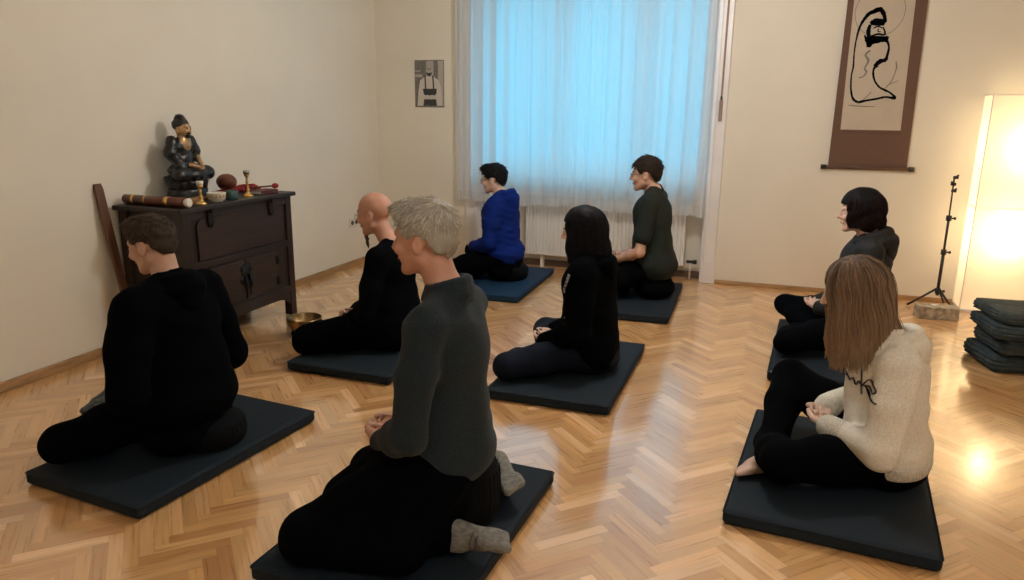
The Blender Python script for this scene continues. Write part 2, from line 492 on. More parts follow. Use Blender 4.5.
        me.vertices.add(n); me.vertices.foreach_set('co', pos.astype(np.float32).ravel())
        me.loops.add(nq*4); me.loops.foreach_set('vertex_index', quads.astype(np.int32).ravel())
        me.polygons.add(nq); me.polygons.foreach_set('loop_start', np.arange(0, nq*4, 4, dtype=np.int32))
        me.polygons.foreach_set('use_smooth', np.ones(nq, bool))
        me.update(calc_edges=True); me.validate()
        if not isinstance(mats, (list, tuple)): mats = [mats]
        for m in mats: me.materials.append(m)
        o = bpy.data.objects.new(name, me); link(o, parent)
        return o

def strands_mesh(name, paths, widths, cols, parent, n=3, material=None):
    """paths: (S,K,3) array in mesh coordinates; widths (S,K); cols (S,3)"""
    P = np.asarray(paths, float); S, K, _ = P.shape
    W = np.asarray(widths, float)
    T = np.gradient(P, axis=1); T /= (np.linalg.norm(T, axis=2, keepdims=True)+1e-9)
    ref = np.random.RandomState(3).normal(size=(S, 1, 3))
    U = np.cross(T, ref); U /= (np.linalg.norm(U, axis=2, keepdims=True)+1e-9)
    V = np.cross(T, U)
    ang = np.arange(n)*2*PI/n
    vs = P[:, :, None, :] + W[:, :, None, None]*(U[:, :, None, :]*np.cos(ang)[None, None, :, None]+V[:, :, None, :]*np.sin(ang)[None, None, :, None])
    verts = vs.reshape(-1, 3)
    base = np.arange(S)[:, None, None]*K*n + np.arange(K-1)[None, :, None]*n
    k = np.arange(n)[None, None, :]
    a = base+k; b = base+(k+1) % n
    quads = np.stack([a, b, b+n, a+n], -1).reshape(-1, 4)
    me = bpy.data.meshes.new(name); nq = len(quads)
    me.vertices.add(len(verts)); me.vertices.foreach_set('co', verts.astype(np.float32).ravel())
    me.loops.add(nq*4); me.loops.foreach_set('vertex_index', quads.astype(np.int32).ravel())
    me.polygons.add(nq); me.polygons.foreach_set('loop_start', np.arange(0, nq*4, 4, dtype=np.int32))
    me.polygons.foreach_set('use_smooth', np.ones(nq, bool))
    at = me.color_attributes.new('tint', 'FLOAT_COLOR', 'POINT')
    c = np.ones((len(verts), 4), np.float32)
    cc = np.asarray(cols, float)
    if cc.ndim == 2: cc = cc[:, None, :]
    cc = np.broadcast_to(cc, (S, K, 3))
    c[:, :3] = np.repeat(cc.reshape(-1, 3), n, axis=0)
    at.data.foreach_set('color', c.ravel())
    me.update(calc_edges=True)
    me.materials.append(material or M['hair'])
    o = bpy.data.objects.new(name, me); link(o, parent)
    return o

def add_tint(o, col):
    me = o.data; at = me.color_attributes.new('tint', 'FLOAT_COLOR', 'POINT')
    c = np.ones((len(me.vertices), 4), np.float32); c[:, :3] = col
    at.data.foreach_set('color', c.ravel())
# ==================================================================
# THE ROOM
XL, XR, YB, YF, ZC = -3.67, 3.1, 6.52, -1.3, 3.05
def struct_box(name, c, d, m, r=0):
    return B().box(c, d, r).build(name, m, kind='structure')

def build_floor():
    cols = [(.50, .28, .115), (.44, .235, .09), (.56, .33, .15), (.48, .27, .11), (.53, .31, .135), (.40, .205, .08), (.63, .40, .21), (.47, .26, .11), (.52, .30, .125)]
    rr = random.Random(11)
    verts = []; uv = []; ed = []; tint = []
    ca = math.cos(PI/4)
    def put(u0, v0, du, dv, along):
        cx, cy = u0+du/2, v0+dv/2
        X = (cx-cy)*ca + OX; Y = (cx+cy)*ca + OY
        if not (XL-.25 < X < XR+.25 and YF-.25 < Y < YB+.4): return
        ou, ov = rr.random()*40, rr.random()*40
        c = cols[rr.randrange(len(cols))] if rr.random() < .8 else cols[3]
        f = 1.30+rr.random()*.34
        for (a, b) in ((0, 0), (1, 0), (1, 1), (0, 1)):
            u, v = u0+a*du, v0+b*dv
            verts.append(((u-v)*ca+OX, (u+v)*ca+OY, 0))
            l, w = (a, b) if along == 0 else (b, a)
            uv.append((ou+l*PL, ov+w*PW)); ed.append((l, w))
            tint.append((c[0]*f, c[1]*f, c[2]*f, 1))
    OX, OY = -.03-PL*ca, 0.0
    for j in range(-30, 31):
        for i in range(-260, 300):
            ou, ov = i*PW+j*PL, i*PW-j*PL
            put(ou, ov, PL, PW, 0); put(ou, ov+PW, PW, PL, 1)
    nq = len(verts)//4
    me = bpy.data.meshes.new('floor')
    me.from_pydata(verts, [], [tuple(range(4*q, 4*q+4)) for q in range(nq)])
    u1 = me.uv_layers.new(name='UVMap'); u2 = me.uv_layers.new(name='Edge')
    u1.data.foreach_set('uv', np.array(uv, np.float32).ravel()); u2.data.foreach_set('uv', np.array(ed, np.float32).ravel())
    at = me.color_attributes.new('tint', 'FLOAT_COLOR', 'CORNER'); at.data.foreach_set('color', np.array(tint, np.float32).ravel())
    me.materials.append(floormat())
    o = bpy.data.objects.new('floor', me); link(o); o['kind'] = 'structure'
build_floor()
struct_box('floor_subfloor', ((XL+XR)/2, (YB+YF)/2+.1, -.06), (XR-XL+.6, YB-YF+1.0, .1), M['board'])
struct_box('ceiling', ((XL+XR)/2, (YB+YF)/2, ZC+.05), (XR-XL+.4, YB-YF+.8, .1), M['ceil'])
struct_box('wall_left', (XL-.1, (YB+YF)/2, ZC/2), (.2, YB-YF+.6, ZC), M['wall'])
struct_box('wall_right', (XR+.1, (YB+YF)/2, ZC/2), (.2, YB-YF+.6, ZC), M['wall'])
struct_box('wall_front', ((XL+XR)/2, YF-.1, ZC/2), (XR-XL+.4, .2, ZC), M['wall'])
# back wall with the window alcove X[-2.42,-.50], open down to the floor inside (radiator niche)
AX0, AX1, AZ1 = -2.62, -.50, 2.75
WT = .42
wb = B()
wb.box(((XL+AX0)/2, YB+WT/2, ZC/2), (AX0-XL, WT, ZC))
wb.box(((XR+AX1)/2, YB+WT/2, ZC/2), (XR-AX1, WT, ZC))
wb.box(((AX0+AX1)/2, YB+WT/2, (ZC+AZ1)/2), (AX1-AX0, WT, ZC-AZ1))
wb.box(((AX0+AX1)/2, YB+.16+(WT-.16)/2, .42), (AX1-AX0, WT-.16, .84))
wb.build('wall_back', M['wall'], kind='structure')
# casing around the alcove
cs = B()
for x in (AX1+.055, AX0-.055):
    cs.box((x, YB-.014, 1.37), (.11, .028, 2.74), .004)
    cs.box((x, YB-.020, .10), (.12, .040, .20), .005)
    cs.box((x+(-.035 if x > -1 else .035), YB-.034, 1.40), (.018, .016, 2.6), .003)
cs.box(((AX0+AX1)/2, YB-.014, AZ1+.055), (AX1-AX0+.22, .028, .11), .004)
# lined reveals
cs.box((AX1-.008, YB+.08, 1.37), (.016, .17, 2.74))
cs.box((AX0+.008, YB+.08, 1.37), (.016, .17, 2.74))
cs.build('trim_1', M['white_paint'], kind='structure')
struct_box('trim_2', ((AX0+AX1)/2, YB+.12, .86), (AX1-AX0, .24, .035), M['white_paint'], .006)   # window board
# the window: three sashes
win = empty('window_1', ((AX0+AX1)/2, YB+.27, .9)); win['kind'] = 'structure'
fy = .0
def lw(x0, x1, z0, z1, d, y, r=.004):
    cx = (AX0+AX1)/2
    return ((x0+x1)/2-cx, y, (z0+z1)/2-.9), (x1-x0, d, z1-z0), r
fr = B()
fr.box(*lw(AX0, AX1, .875, .93, .09, 0)); fr.box(*lw(AX0, AX1, 2.69, 2.75, .09, 0))
fr.box(*lw(AX0, AX0+.06, .9, 2.74, .09, 0)); fr.box(*lw(AX1-.06, AX1, .9, 2.74, .09, 0))
for xm in (-1.865, -1.115): fr.box(*lw(xm-.028, xm+.028, .9, 2.74, .09, 0))
fr.build('window_frame', M['white_paint'], win)
for i, (x0, x1) in enumerate(((AX0+.055, -1.89), (-1.84, -1.14), (-1.09, AX1-.055))):
    s_ = B(); t = .058
    s_.box(*lw(x0, x1, .935, .935+t, .05, -.045)); s_.box(*lw(x0, x1, 2.68-t, 2.68, .05, -.045))
    s_.box(*lw(x0, x0+t, .935, 2.68, .05, -.045)); s_.box(*lw(x1-t, x1, .935, 2.68, .05, -.045))
    so = s_.build('window_sash', M['white_paint'], win)
    B().box(*lw(x0+t-.01, x1-t+.01, .98, 2.63, .008, -.045, 0)).build('window_pane', M['glass'], so)
    hx = x1-t/2 if i == 0 else x0+t/2
    h = B().box(*lw(hx-.012, hx+.012, 1.33, 1.40, .012, -.076)); h.box(*lw(hx-.009, hx+.009, 1.26, 1.375, .014, -.095, .003))
    h.build('window_handle', M['metal'], so)

# radiator under the window
rad = empty('radiator', (-1.36, YB+.07, 0), 0, 'white ribbed panel radiator in the alcove below the window', 'radiator')
rb = B()
RX0, RX1, RZ0, RZ1 = -.78, .70, .13, .64
nrib = 42; wr = (RX1-RX0)/nrib
sec = []
for i in range(nrib):
    x = RX0+i*wr
    sec += [(x, 0), (x+wr*.2, -.011), (x+wr*.8, -.011)]
sec += [(RX1, 0)]
def radpanel(yb):
    va = [rb.bm.verts.new((x, yb+y, RZ0)) for x, y in sec]; vb = [rb.bm.verts.new((x, yb+y, RZ1)) for x, y in sec]
    for i in range(len(sec)-1):
        rb.bm.faces.new((va[i], va[i+1], vb[i+1], vb[i]))
radpanel(-.035)
rb.box((-.04, -.030, RZ0+.01), (RX1-RX0, .03, .03), .006); rb.box((-.04, -.030, RZ1-.01), (RX1-RX0, .03, .03), .006)
rb.box((-.04, -.012, (RZ0+RZ1)/2), (RX1-RX0, .03, RZ1-RZ0), .006)
rb.box((-.04, .035, (RZ0+RZ1)/2), (RX1-RX0-.02, .025, RZ1-RZ0-.02), .006)
rb.box((RX0+.006, 0, (RZ0+RZ1)/2), (.012, .07, RZ1-RZ0), .003); rb.box((RX1-.006, 0, (RZ0+RZ1)/2), (.012, .07, RZ1-RZ0), .003)
rb.build('radiator_panel', M['radiator'], rad)
gr = B()
for i in range(60): gr.box((RX0+.02+i*(RX1-RX0-.04)/59, .0, RZ1+.002), (.006, .06, .004))
gr.build('top_grille', M['radiator'], rad)
B().tube([(RX1+.0, 0, RZ0+.03), (RX1+.04, 0, RZ0+.03), (RX1+.055, 0, RZ0+.01), (RX1+.055, 0, .0)], .009).build('pipe', M['radiator'], rad)
B().tube([(RX1+.02, -.005, RZ0+.03), (RX1+.075, -.005, RZ0+.03)], .014).tube([(RX1+.075, -.005, RZ0+.03), (RX1+.11, -.005, RZ0+.03)], .019, 12).build('valve', M['black_plastic'], rad)
for x in (RX0+.15, RX1-.15): B().box((x, .03, .067), (.03, .05, .134), .003).build('foot', M['radiator'], rad)

# baseboards
struct_box('baseboard_left', (XL+.011, (YB+YF)/2, .026), (.022, YB-YF, .052), M['skirt'], .004)
struct_box('baseboard_back', ((AX1+.12+XR)/2, YB-.009, .017), (XR-AX1-.12, .018, .034), M['skirt'], .004)
struct_box('baseboard_back_left', ((XL+AX0-.11)/2, YB-.009, .017), (AX0-.11-XL, .018, .034), M['skirt'], .004)
struct_box('baseboard_niche', ((AX0+AX1)/2, YB+.15, .03), (AX1-AX0-.03, .02, .06), M['skirt_dark'], .003)

# curtain: sheer voile on a rod
def curtain():
    x0, x1, zt, zb = -2.80, -.515, 2.84, .62
    nx, nz = 420, 24
    vs = []; fs = []
    for j in range(nz+1):
        t = j/nz; z = zt+(zb-zt)*t
        for i in range(nx+1):
            u = i/nx; x = x0+(x1-x0)*u
            amp = .016+.010*math.sin(u*9)
            ph = u*2*PI*17+1.2*math.sin(u*11)+.5*math.sin(t*2+u*5)
            y = YB-.105+amp*math.sin(ph)+.006*math.sin(ph*2.3+t)
            zz = z + (.012*math.sin(u*17)+.01*math.sin(u*41))*(t > .999) - (.03*u)*(t**3)
            vs.append((x+.006*math.cos(ph), y, zz))
    for j in range(nz):
        for i in range(nx):
            a = j*(nx+1)+i; fs.append((a, a+1, a+nx+2, a+nx+1))
    me = bpy.data.meshes.new('curtain'); me.from_pydata(vs, [], fs)
    me.polygons.foreach_set('use_smooth', np.ones(len(fs), bool))
    me.materials.append(M['curtain']); me.materials.append(M['curtain_hem'])
    for k, p in enumerate(me.polygons):
        j = k//nx; i = k % nx
        if j >= nz-1 or i < 5 or i > nx-6: p.material_index = 1
    o = bpy.data.objects.new('curtain', me); link(o)
    tag(o, 'sheer white voile curtain hanging across the whole window', 'curtain')
curtain()
rod = empty('curtain_rod', (-1.66, YB-.105, 2.86), 0, 'white curtain rod carrying the sheer curtain above the window', 'curtain rod')
B().tube([(-1.22, 0, 0), (1.22, 0, 0)], .012, 12).build('rod', M['white_paint'], rod)
for x in (-1.1, 1.1): B().box((x, .052, 0), (.02, .105, .02), .003).build('bracket', M['white_paint'], rod)
for x in (-1.24, 1.24): B().ell((x, 0, 0), (.025, .02, .02)).build('finial', M['white_paint'], rod)

# roller-shutter strap on the casing
st = empty('shutter_strap', (AX1+.062, YB-.028, 1.5), 0, 'brown woven shutter strap running down the white window casing', 'shutter strap')
B().box((0, -.004, .62), (.016, .003, 1.26)).build('strap', M['strap'], st)
B().box((0, -.010, -.03), (.028, .020, .17), .004).build('strap_holder', M['strap'], st)
B().box((0, -.008, .07), (.018, .016, .03), .003).build('clip', M['black_plastic'], st)

# wall outlet on the left wall
ou = empty('wall_outlet', (XL, 6.0, .41), 0, 'cream double power socket low on the left wall', 'power socket')
B().box((.006, 0, 0), (.012, .150, .082), .004).build('cover_plate', M['outlet'], ou)
for y in (-.036, .036):
    s_ = B().lathe([(.0, .0005), (.019, .0005), (.019, .004), (.021, .004), (.021, 0)], n=20, mtx=Matrix.Translation((.0125, y, 0)) @ Matrix.Rotation(PI/2, 4, 'Y')).build('socket', M['hole'], ou)

# ------------------------------------------------------------------ pictures
ph = empty('photograph', (-3.105, YB-.0045, 1.685), 0, 'small black and white photo print of a person in an apron', 'photograph')
B().box((0, .002, 0), (.300, .006, .428), .001).build('print_sheet', M['g2'], ph)
def flat(name, m, polys, y, parent):
    b = B()
    for p in polys:
        f = b.bm.faces.new([b.bm.verts.new((x, y, z)) for x, z in p])
    return b.build(name, m, parent)
def circ(cx, cz, rx, rz, n=20): return [(cx+rx*math.cos(2*PI*i/n), cz+rz*math.sin(2*PI*i/n)) for i in range(n)]
flat('pale_background', M['g1'], [[(-.03, -.12), (.045, -.12), (.045, .205), (-.03, .205)], [(.09, -.2), (.145, -.2), (.145, .205), (.09, .205)], [(-.145, .06), (-.07, .06), (-.07, .085), (-.145, .085)], [(-.145, .11), (-.09, .11), (-.09, .12), (-.145, .12)]], -.0018, ph)
flat('shirt', M['g4'], [[(-.095, .03), (-.045, .065), (.045, .065), (.10, .03), (.125, -.05), (.13, -.2), (-.125, -.2), (-.115, -.08)]], -.0024, ph)
flat('apron', M['g3'], [[(-.066, -.045), (.078, -.045), (.072, -.09), (.04, -.12), (-.03, -.12), (-.06, -.09)], [(-.055, -.14), (.07, -.14), (.078, -.2), (-.065, -.2)], [(-.05, .07), (-.036, .075), (-.03, -.045), (-.045, -.045)], [(.03, .075), (.045, .07), (.052, -.045), (.038, -.045)]], -.0030, ph)
flat('face', M['g1'], [circ(0, .125, .034, .048)], -.0030, ph)
flat('beard', M['g3'], [[(-.030, .11), (-.015, .098), (.015, .098), (.030, .11), (.024, .08), (0, .065), (-.024, .08)], [(-.024, .137), (.024, .137), (.024, .130), (-.024, .130)]], -.0036, ph)
flat('hands', M['g4'], [circ(-.02, -.118, .03, .016), circ(.03, -.118, .03, .016), [(-.04, -.12), (-.03, -.12), (-.034, -.15)], [(.01, -.12), (.025, -.12), (.018, -.15)]], -.0036, ph)

sr = empty('hanging_scroll', (.715, YB-.022, 1.04), 0, 'long hanging scroll with ink painting of a robed figure in brown silk mount', 'scroll')
b = B()
b.prism([(-.285, .0), (.285, .0), (.272, 1.62), (-.272, 1.62)], .004, Matrix.Translation((0, .004, 0))); b.build('silk_mount', M['silk'], sr)
B().prism([(-.205, .262), (.200, .262), (.200, .295), (-.205, .295)], .001, Matrix.Translation((0, .0028, 0))).build('silk_band', M['silk2'], sr)
B().prism([(-.223, .295), (.206, .295), (.188, 1.42), (-.232, 1.42)], .0012, Matrix.Translation((0, .0026, 0))).build('painting', M['paper_old'], sr)
B().tube([(-.315, 0, .0), (.315, 0, .0)], .015, 14).build('bottom_rod', M['silk2'], sr)
for x in (-.318, .318): B().tube([(x-.02, 0, 0), (x+.02, 0, 0)], .019, 14).build('rod_knob', M['black_plastic'], sr)
B().tube([(-.29, .002, 1.63), (.29, .002, 1.63)], .010, 12).build('top_rod', M['silk2'], sr)
def rel(pts): return [(x-.715, z-1.04) for x, z in pts]
K = [
 ([(0.672, 2.227), (0.632, 2.212), (0.595, 2.195), (0.551, 2.121), (0.532, 2.025), (0.527, 1.914), (0.532, 1.815), (0.526, 1.744), (0.534, 1.644), (0.556, 1.573), (0.596, 1.544)], [.026, .03, .026, .018, .012, .010, .012, .010, .012, .016, .020]),
 ([(0.595, 2.195), (0.632, 2.215), (0.672, 2.227), (0.702, 2.192), (0.72, 2.131)], [.02, .03, .034, .03, .018]),
 ([(0.596, 1.544), (0.655, 1.559), (0.721, 1.571), (0.786, 1.586), (0.853, 1.578), (0.815, 1.617), (0.773, 1.638), (0.737, 1.656)], [.020, .016, .018, .015, .020, .012, .016, .012]),
 ([(0.737, 1.656), (0.699, 1.701), (0.679, 1.758), (0.681, 1.8), (0.705, 1.821)], [.012, .014, .014, .016, .02]),
 ([(0.679, 1.814), (0.715, 1.849), (0.752, 1.862), (0.761, 1.897), (0.765, 1.952), (0.75, 1.993), (0.728, 2.008)], [.022, .034, .026, .018, .014, .018, .03]),
 ([(0.623, 1.954), (0.63, 2.002), (0.682, 2.012), (0.734, 2.014), (0.745, 2.035)], [.03, .044, .040, .038, .016]),
 ([(0.616, 2.126), (0.653, 2.148), (0.72, 2.133)], [.02, .036, .030]),
 ([(0.586, 2.045), (0.604, 2.003), (0.629, 1.957)], [.010, .02, .012]),
 ([(0.617, 2.12), (0.609, 2.072), (0.624, 2.002), (0.635, 1.961)], [.022, .028, .034, .02]),
 ([(0.64, 2.092), (0.671, 2.105), (0.705, 2.093)], [.008, .01, .007]),
 ([(0.633, 2.037), (0.678, 2.05), (0.724, 2.042)], [.012, .016, .012]),
 ([(0.679, 2.091), (0.675, 2.07), (0.695, 2.066)], [.007]*3),
 ([(0.706, 2.10), (0.722, 2.07), (0.728, 2.04)], [.01, .012, .014]),
 ([(0.625, 2.13), (0.66, 2.125), (0.715, 2.12)], [.02, .03, .02]), ([(0.625, 2.03), (0.67, 2.028), (0.735, 2.022)], [.02, .016, .02]), ([(0.63, 1.985), (0.66, 1.995), (0.70, 1.998)], [.03, .03, .02]),
]
ribbon_strokes([(rel(p), w) for p, w in K], 0).build('ink_figure', M['ink'], sr).location = (0, .0016, 0)
G = [([(0.639, 1.933), (0.609, 1.899), (0.634, 1.856), (0.614, 1.8), (0.63, 1.772), (0.608, 1.737), (0.579, 1.73)], [.016, .012, .016, .009, .013, .008, .008]),
          ([(0.772, 1.645), (0.811, 1.701), (0.83, 1.764), (0.837, 1.813)], [.006, .007, .006, .009]),
     ([(0.788, 1.673), (0.863, 1.708)], [.006, .004]), ([(0.836, 1.813), (0.826, 1.85)], [.010, .006]),
     ([(0.597, 1.537), (0.64, 1.573), (0.681, 1.624)], [.006]*3), ([(0.53, 1.522), (0.606, 1.516), (0.721, 1.512)], [.006, .008, .005]),
     ]
G2 = [([(.673+.172*math.cos(a), 2.212+.178*math.sin(a)) for a in [2.6+i*(2*PI-1.5)/24 for i in range(25)]], .004)]
for p, w in G: ribbon_strokes([(rel(p), w)], 0).build('ink_twig', M['ink_grey'], sr).location = (0, .0021, 0)
ribbon_strokes([(rel(p), w) for p, w in G2], 0).build('ink_halo', M['ink_grey'], sr).location = (0, .0019, 0)

# ------------------------------------------------------------------ the altar chest
DX0, DX1, DY0, DY1, DH = -3.645, -3.16, 3.33, 4.37, .88
ch = empty('chest', ((DX0+DX1)/2, (DY0+DY1)/2, 0), 0, 'dark carved wooden altar chest with iron fittings against the left wall', 'chest')
ox, oy = (DX0+DX1)/2, (DY0+DY1)/2
def cb(b, x0, x1, y0, y1, z0, z1, r=.003): return b.box(((x0+x1)/2-ox, (y0+y1)/2-oy, (z0+z1)/2), (x1-x0, y1-y0, z1-z0), r)
b = B(); cb(b, DX0+.02, DX1-.02, DY0+.02, DY1-.02, .15, DH-.03); b.build('body', M['wood_dark'], ch)
for x in (DX0+.035, DX1-.035):
    for y in (DY0+.035, DY1-.035):
        b = B(); cb(b, x-.03, x+.03, y-.03, y+.03, 0, DH-.028, .004); b.build('leg', M['wood_dark'], ch)
b = B(); cb(b, DX0-.0, DX1+.022, DY0-.03, DY1+.022, DH-.028, DH, .006); b.build('top_board', M['wood_dark'], ch)
# front frame rails
b = B()
cb(b, DX1-.03, DX1-.006, DY0+.06, DY1-.06, .50, .545); cb(b, DX1-.03, DX1-.006, DY0+.06, DY1-.06, .175, .215)
cb(b, DX1-.03, DX1-.008, DY0+.06, DY1-.06, .80, .852); b.build('front_rail', M['wood_dark'], ch)
# shaped apron below the front and the side
def apron(length, mtx):
    n = 40; top = [(-length/2, .18), (length/2, .18)]
    pts = []
    for i in range(n+1):
        u = i/n; x = length/2-length*u; d = min(u, 1-u)
        z = .135 if d > .16 else .06+.075*math.sin(d/.16*PI/2)**.6
        pts.append((x, z))
    b = B(); b.prism(top+pts, .02, mtx); return b.build('apron', M['wood_dark'], ch)
apron(DY1-DY0-.10, Matrix.Translation((DX1-.012-ox, 0, 0)) @ Matrix.Rotation(PI/2, 4, 'Z'))
apron(DX1-DX0-.10, Matrix.Translation((0, DY0+.012-oy, 0)))
# upper flap panel with arched outline
def arch(y0, y1, z0, z1):
    pts = [(y0, z0), (y1, z0)]
    for i in range(9):
        a = i/8*PI/2; pts.append((y1-.05+.05*math.cos(a), z1-.05+.05*math.sin(a)))
    for i in range(9):
        a = PI/2+i/8*PI/2; pts.append((y0+.05+.05*math.cos(a), z1-.05+.05*math.sin(a)))
    return pts
b = B(); b.prism([(y-oy, z) for y, z in arch(DY0+.12, DY1-.10, .555, .80)], .014, Matrix.Translation((DX1-.006-ox, 0, 0)) @ Matrix.Rotation(PI/2, 4, 'Z'))
b.build('upper_panel', M['wood_dark2'], ch)
DM = 3.845
for y0, y1, sgn in ((3.53, DM-.003, -1), (DM+.003, 4.18, 1)):
    b = B(); cb(b, DX1-.024, DX1-.006, y0, y1, .22, .495, .003)
    door = b.build('door', M['wood_dark2'], ch)
    b = B(); cb(b, DX1-.010, DX1+.001, y0+.03, y1-.03, .25, .465, .003); b.build('door_panel', M['wood_dark2'], door)
    hy = y0+.005 if sgn < 0 else y1-.005
    for hz in (.285, .43):
        b = B(); cb(b, DX1-.008, DX1+.003, hy-.018, hy+.018, hz-.028, hz+.028, .003)
        b.tube([(DX1+.003-ox, hy-oy, hz-.03), (DX1+.003-ox, hy-oy, hz+.03)], .006, 8); b.build('hinge', M['iron'], door)
    b = B().tube([(DX1+.012-ox, DM-oy+sgn*.022, .39), (DX1+.016-ox, DM-oy+sgn*.024, .33), (DX1+.014-ox, DM-oy+sgn*.02, .305)], [.006, .010, .005], 8)
    b.build('pull_handle', M['iron'], door)
b = B()
for yy, zz, r_ in ((DM, .40, .058), (DM-.045, .36, .026), (DM+.045, .36, .026), (DM-.04, .435, .024), (DM+.04, .435, .024)):
    b.lathe([(0, .006), (r_*.9, .006), (r_, .002), (r_, -.002)], n=24, mtx=Matrix.Translation((DX1-.002-ox+.002*(r_ < .05), yy-oy, zz)) @ Matrix.Rotation(PI/2, 4, 'Y'))
cb(b, DX1-.003, DX1+.004, DM-.008, DM+.008, .24, .40, .002)
b.build('lock_plate', M['iron'], ch)
for yy in (3.555, 4.13):
    b = B(); cb(b, DX1-.002, DX1+.010, yy-.022, yy+.022, .765, .845, .004); cb(b, DX1+.006, DX1+.026, yy-.014, yy+.014, .83, .862, .004)
    b.lathe([(0, .004), (.022, .004), (.022, -.004)], n=20, mtx=Matrix.Translation((DX1+.003-ox, yy-oy, .765)) @ Matrix.Rotation(PI/2, 4, 'Y'))
    b.build('hasp', M['iron'], ch)

# ---- things on the chest
T = DH
# statue: its front faces +X-ish (into the room, turned towards the window)
sa = math.radians(92)
stt = empty('buddha_statue', (-3.515, 3.78, T), sa, 'black seated wooden statue with gilded face on a lotus base, upon the chest', 'statue')
stt.scale = (1.07, 1.07, 1.07)
s_ = B().lathe([(.0, 0), (.125, 0), (.13, .012), (.118, .035), (.122, .05), (.11, .062), (0, .062)], n=40)
s_.build('plinth', M['statue_black'], stt).scale = (1.05, .85, 1)
f = Field((-.17, -.17, .05), (.17, .17, .16), .006)
for ring, (r0, z0, nn, rr_) in enumerate(((.098, .085, 14, .030), (.105, .112, 14, .030))):
    for i in range(nn):
        a = 2*PI*(i+.5*ring)/nn
        f.cone((math.cos(a)*r0*.8, math.sin(a)*r0*1.0, z0-.02), (math.cos(a)*r0*1.0, math.sin(a)*r0*1.22, z0+.012), .026, .012, .006)
f.ell((0, 0, .09), (.095, .115, .035), .01)
f.mesh('lotus_base', M['statue_black'], stt)
# robe body
f = Field((-.16, -.18, .10), (.16, .18, .47), .005)
f.ell((-.015, 0, .165), (.085, .10, .045), .02)
for sg in (-1, 1):
    f.cone((.0, sg*.05, .16), (.055, sg*.115, .145), .042, .038, .02)
    f.cone((.055, sg*.115, .145), (.085, sg*-.02, .14), .036, .026, .02)
f.ell((-.02, 0, .235), (.052, .068, .07), .02); f.ell((-.02, 0, .305), (.050, .078, .055), .02)
for sg in (-1, 1):
    f.cone((-.02, sg*.075, .335), (-.012, sg*.10, .275), .032, .034, .015)
f.cone((-.02, -.10, .27), (.03, -.075, .20), .032, .030, .02)
f.cone((-.02, .10, .27), (.0, .095, .235), .030, .026, .01)
f.ell((.050, 0, .330), (.040, .044, .060), .010, op='sub')
f.warp(.0018, 120, 4)
f.mesh('robe', M['statue_black'], stt, smooth_it=0)
f = Field((-.09, -.14, .14), (.13, .14, .48), .004)
f.ell((0.004, 0, .402), (.046, .042, .050), .008)
for sg in (-1, 1): f.ell((.046, sg*.016, .406), (.008, .009, .005), .003, op='sub'); f.cone((-.01, 0, .38), (-.015, 0, .335), .02, .026, .01)
f.ell((.008, 0, .322), (.026, .046, .055), .01)
f.cone((.040, 0, .408), (.050, 0, .392), .006, .009, .004)
for sg in (-1, 1): f.ell((-.003, sg*.040, .395), (.010, .007, .022), .003)
f.cone((.0, .097, .245), (.05, .07, .20), .019, .014, .008); f.cone((.05, .07, .20), (.085, .045, .178), .015, .010, .006)
f.cone((.06, -.03, .20), (.10, .0, .185), .014, .010, .006)
for k in range(4): f.cone((.082, .04-.008*k, .180), (.10, .028-.011*k, .172), .0055, .004, .002)
f.mesh('gilded_skin', M['gold'], stt, smooth_it=0)
f = Field((-.09, -.09, .36), (.09, .09, .50), .004)
f.ell((-.012, 0, .430), (.049, .046, .042), .008); f.ell((-.014, 0, .470), (.028, .028, .020), .012)
f.ell((.062, 0, .392), (.045, .065, .034), .004, op='sub')
f.warp(.0015, 300, 5); f.mesh('curled_hair', M['statue_black'], stt, smooth_it=0)
B().ell((0, -.044, .380), (.018, .008, .005)).ell((0, -.038, .364), (.018, .013, .013)).build('beard', M['statue_black'], stt)

for sg in (-1, 1): B().ell((sg*.016, -.044, .404), (.009, .003, .0022)).build('eye', M['statue_black'], stt)
for sg in (-1, 1): B().tube([(sg*.006, -.047, .414), (sg*.018, -.044, .418), (sg*.028, -.037, .414)], .0018, 5).build('eyebrow', M['statue_black'], stt)
# papers, board
pp = empty('paper_sheet', (-3.505, 3.515, T+.006), .06, 'white printed booklet lying flat on the chest behind the brown tube', 'booklet')
B().box((0, 0, -.001), (.25, .17, .008), .001).build('pages', M['white'], pp)
B().box((0, 0, .004), (.246, .166, .002)).build('cover', M['printpaper'], pp)
bo = B().box((0, 0, 0), (.075, .20, .026), .003).build('wooden_board', M['board']); bo.location = (-3.325, 3.60, T+.013); bo.rotation_euler = (0, 0, .04)
tag(bo, 'flat light brown wooden block in front of the statue', 'wooden block')
# rolled tube
tb = empty('scroll_tube', (-3.40, 3.385, T+.030), 0, 'dark brown cylindrical scroll case with gold band along the chest edge', 'scroll case')
L = .44
B().tube([(-L/2, 0, 0), (L/2, 0, 0)], .029, 24).build('tube', M['brown_tube'], tb)
for x, w_ in ((.10, .014), (-.06, .006), (-.15, .010)): B().tube([(x-w_, 0, 0), (x+w_, 0, 0)], .0302, 24).build('gold_band', M['brass'], tb)
B().tube([(L/2, 0, 0), (L/2+.012, 0, 0), (L/2+.030, 0, 0), (L/2+.038, 0, 0)], [.018, .024, .027, .020], 20).build('white_end_cap', M['ceramic'], tb)

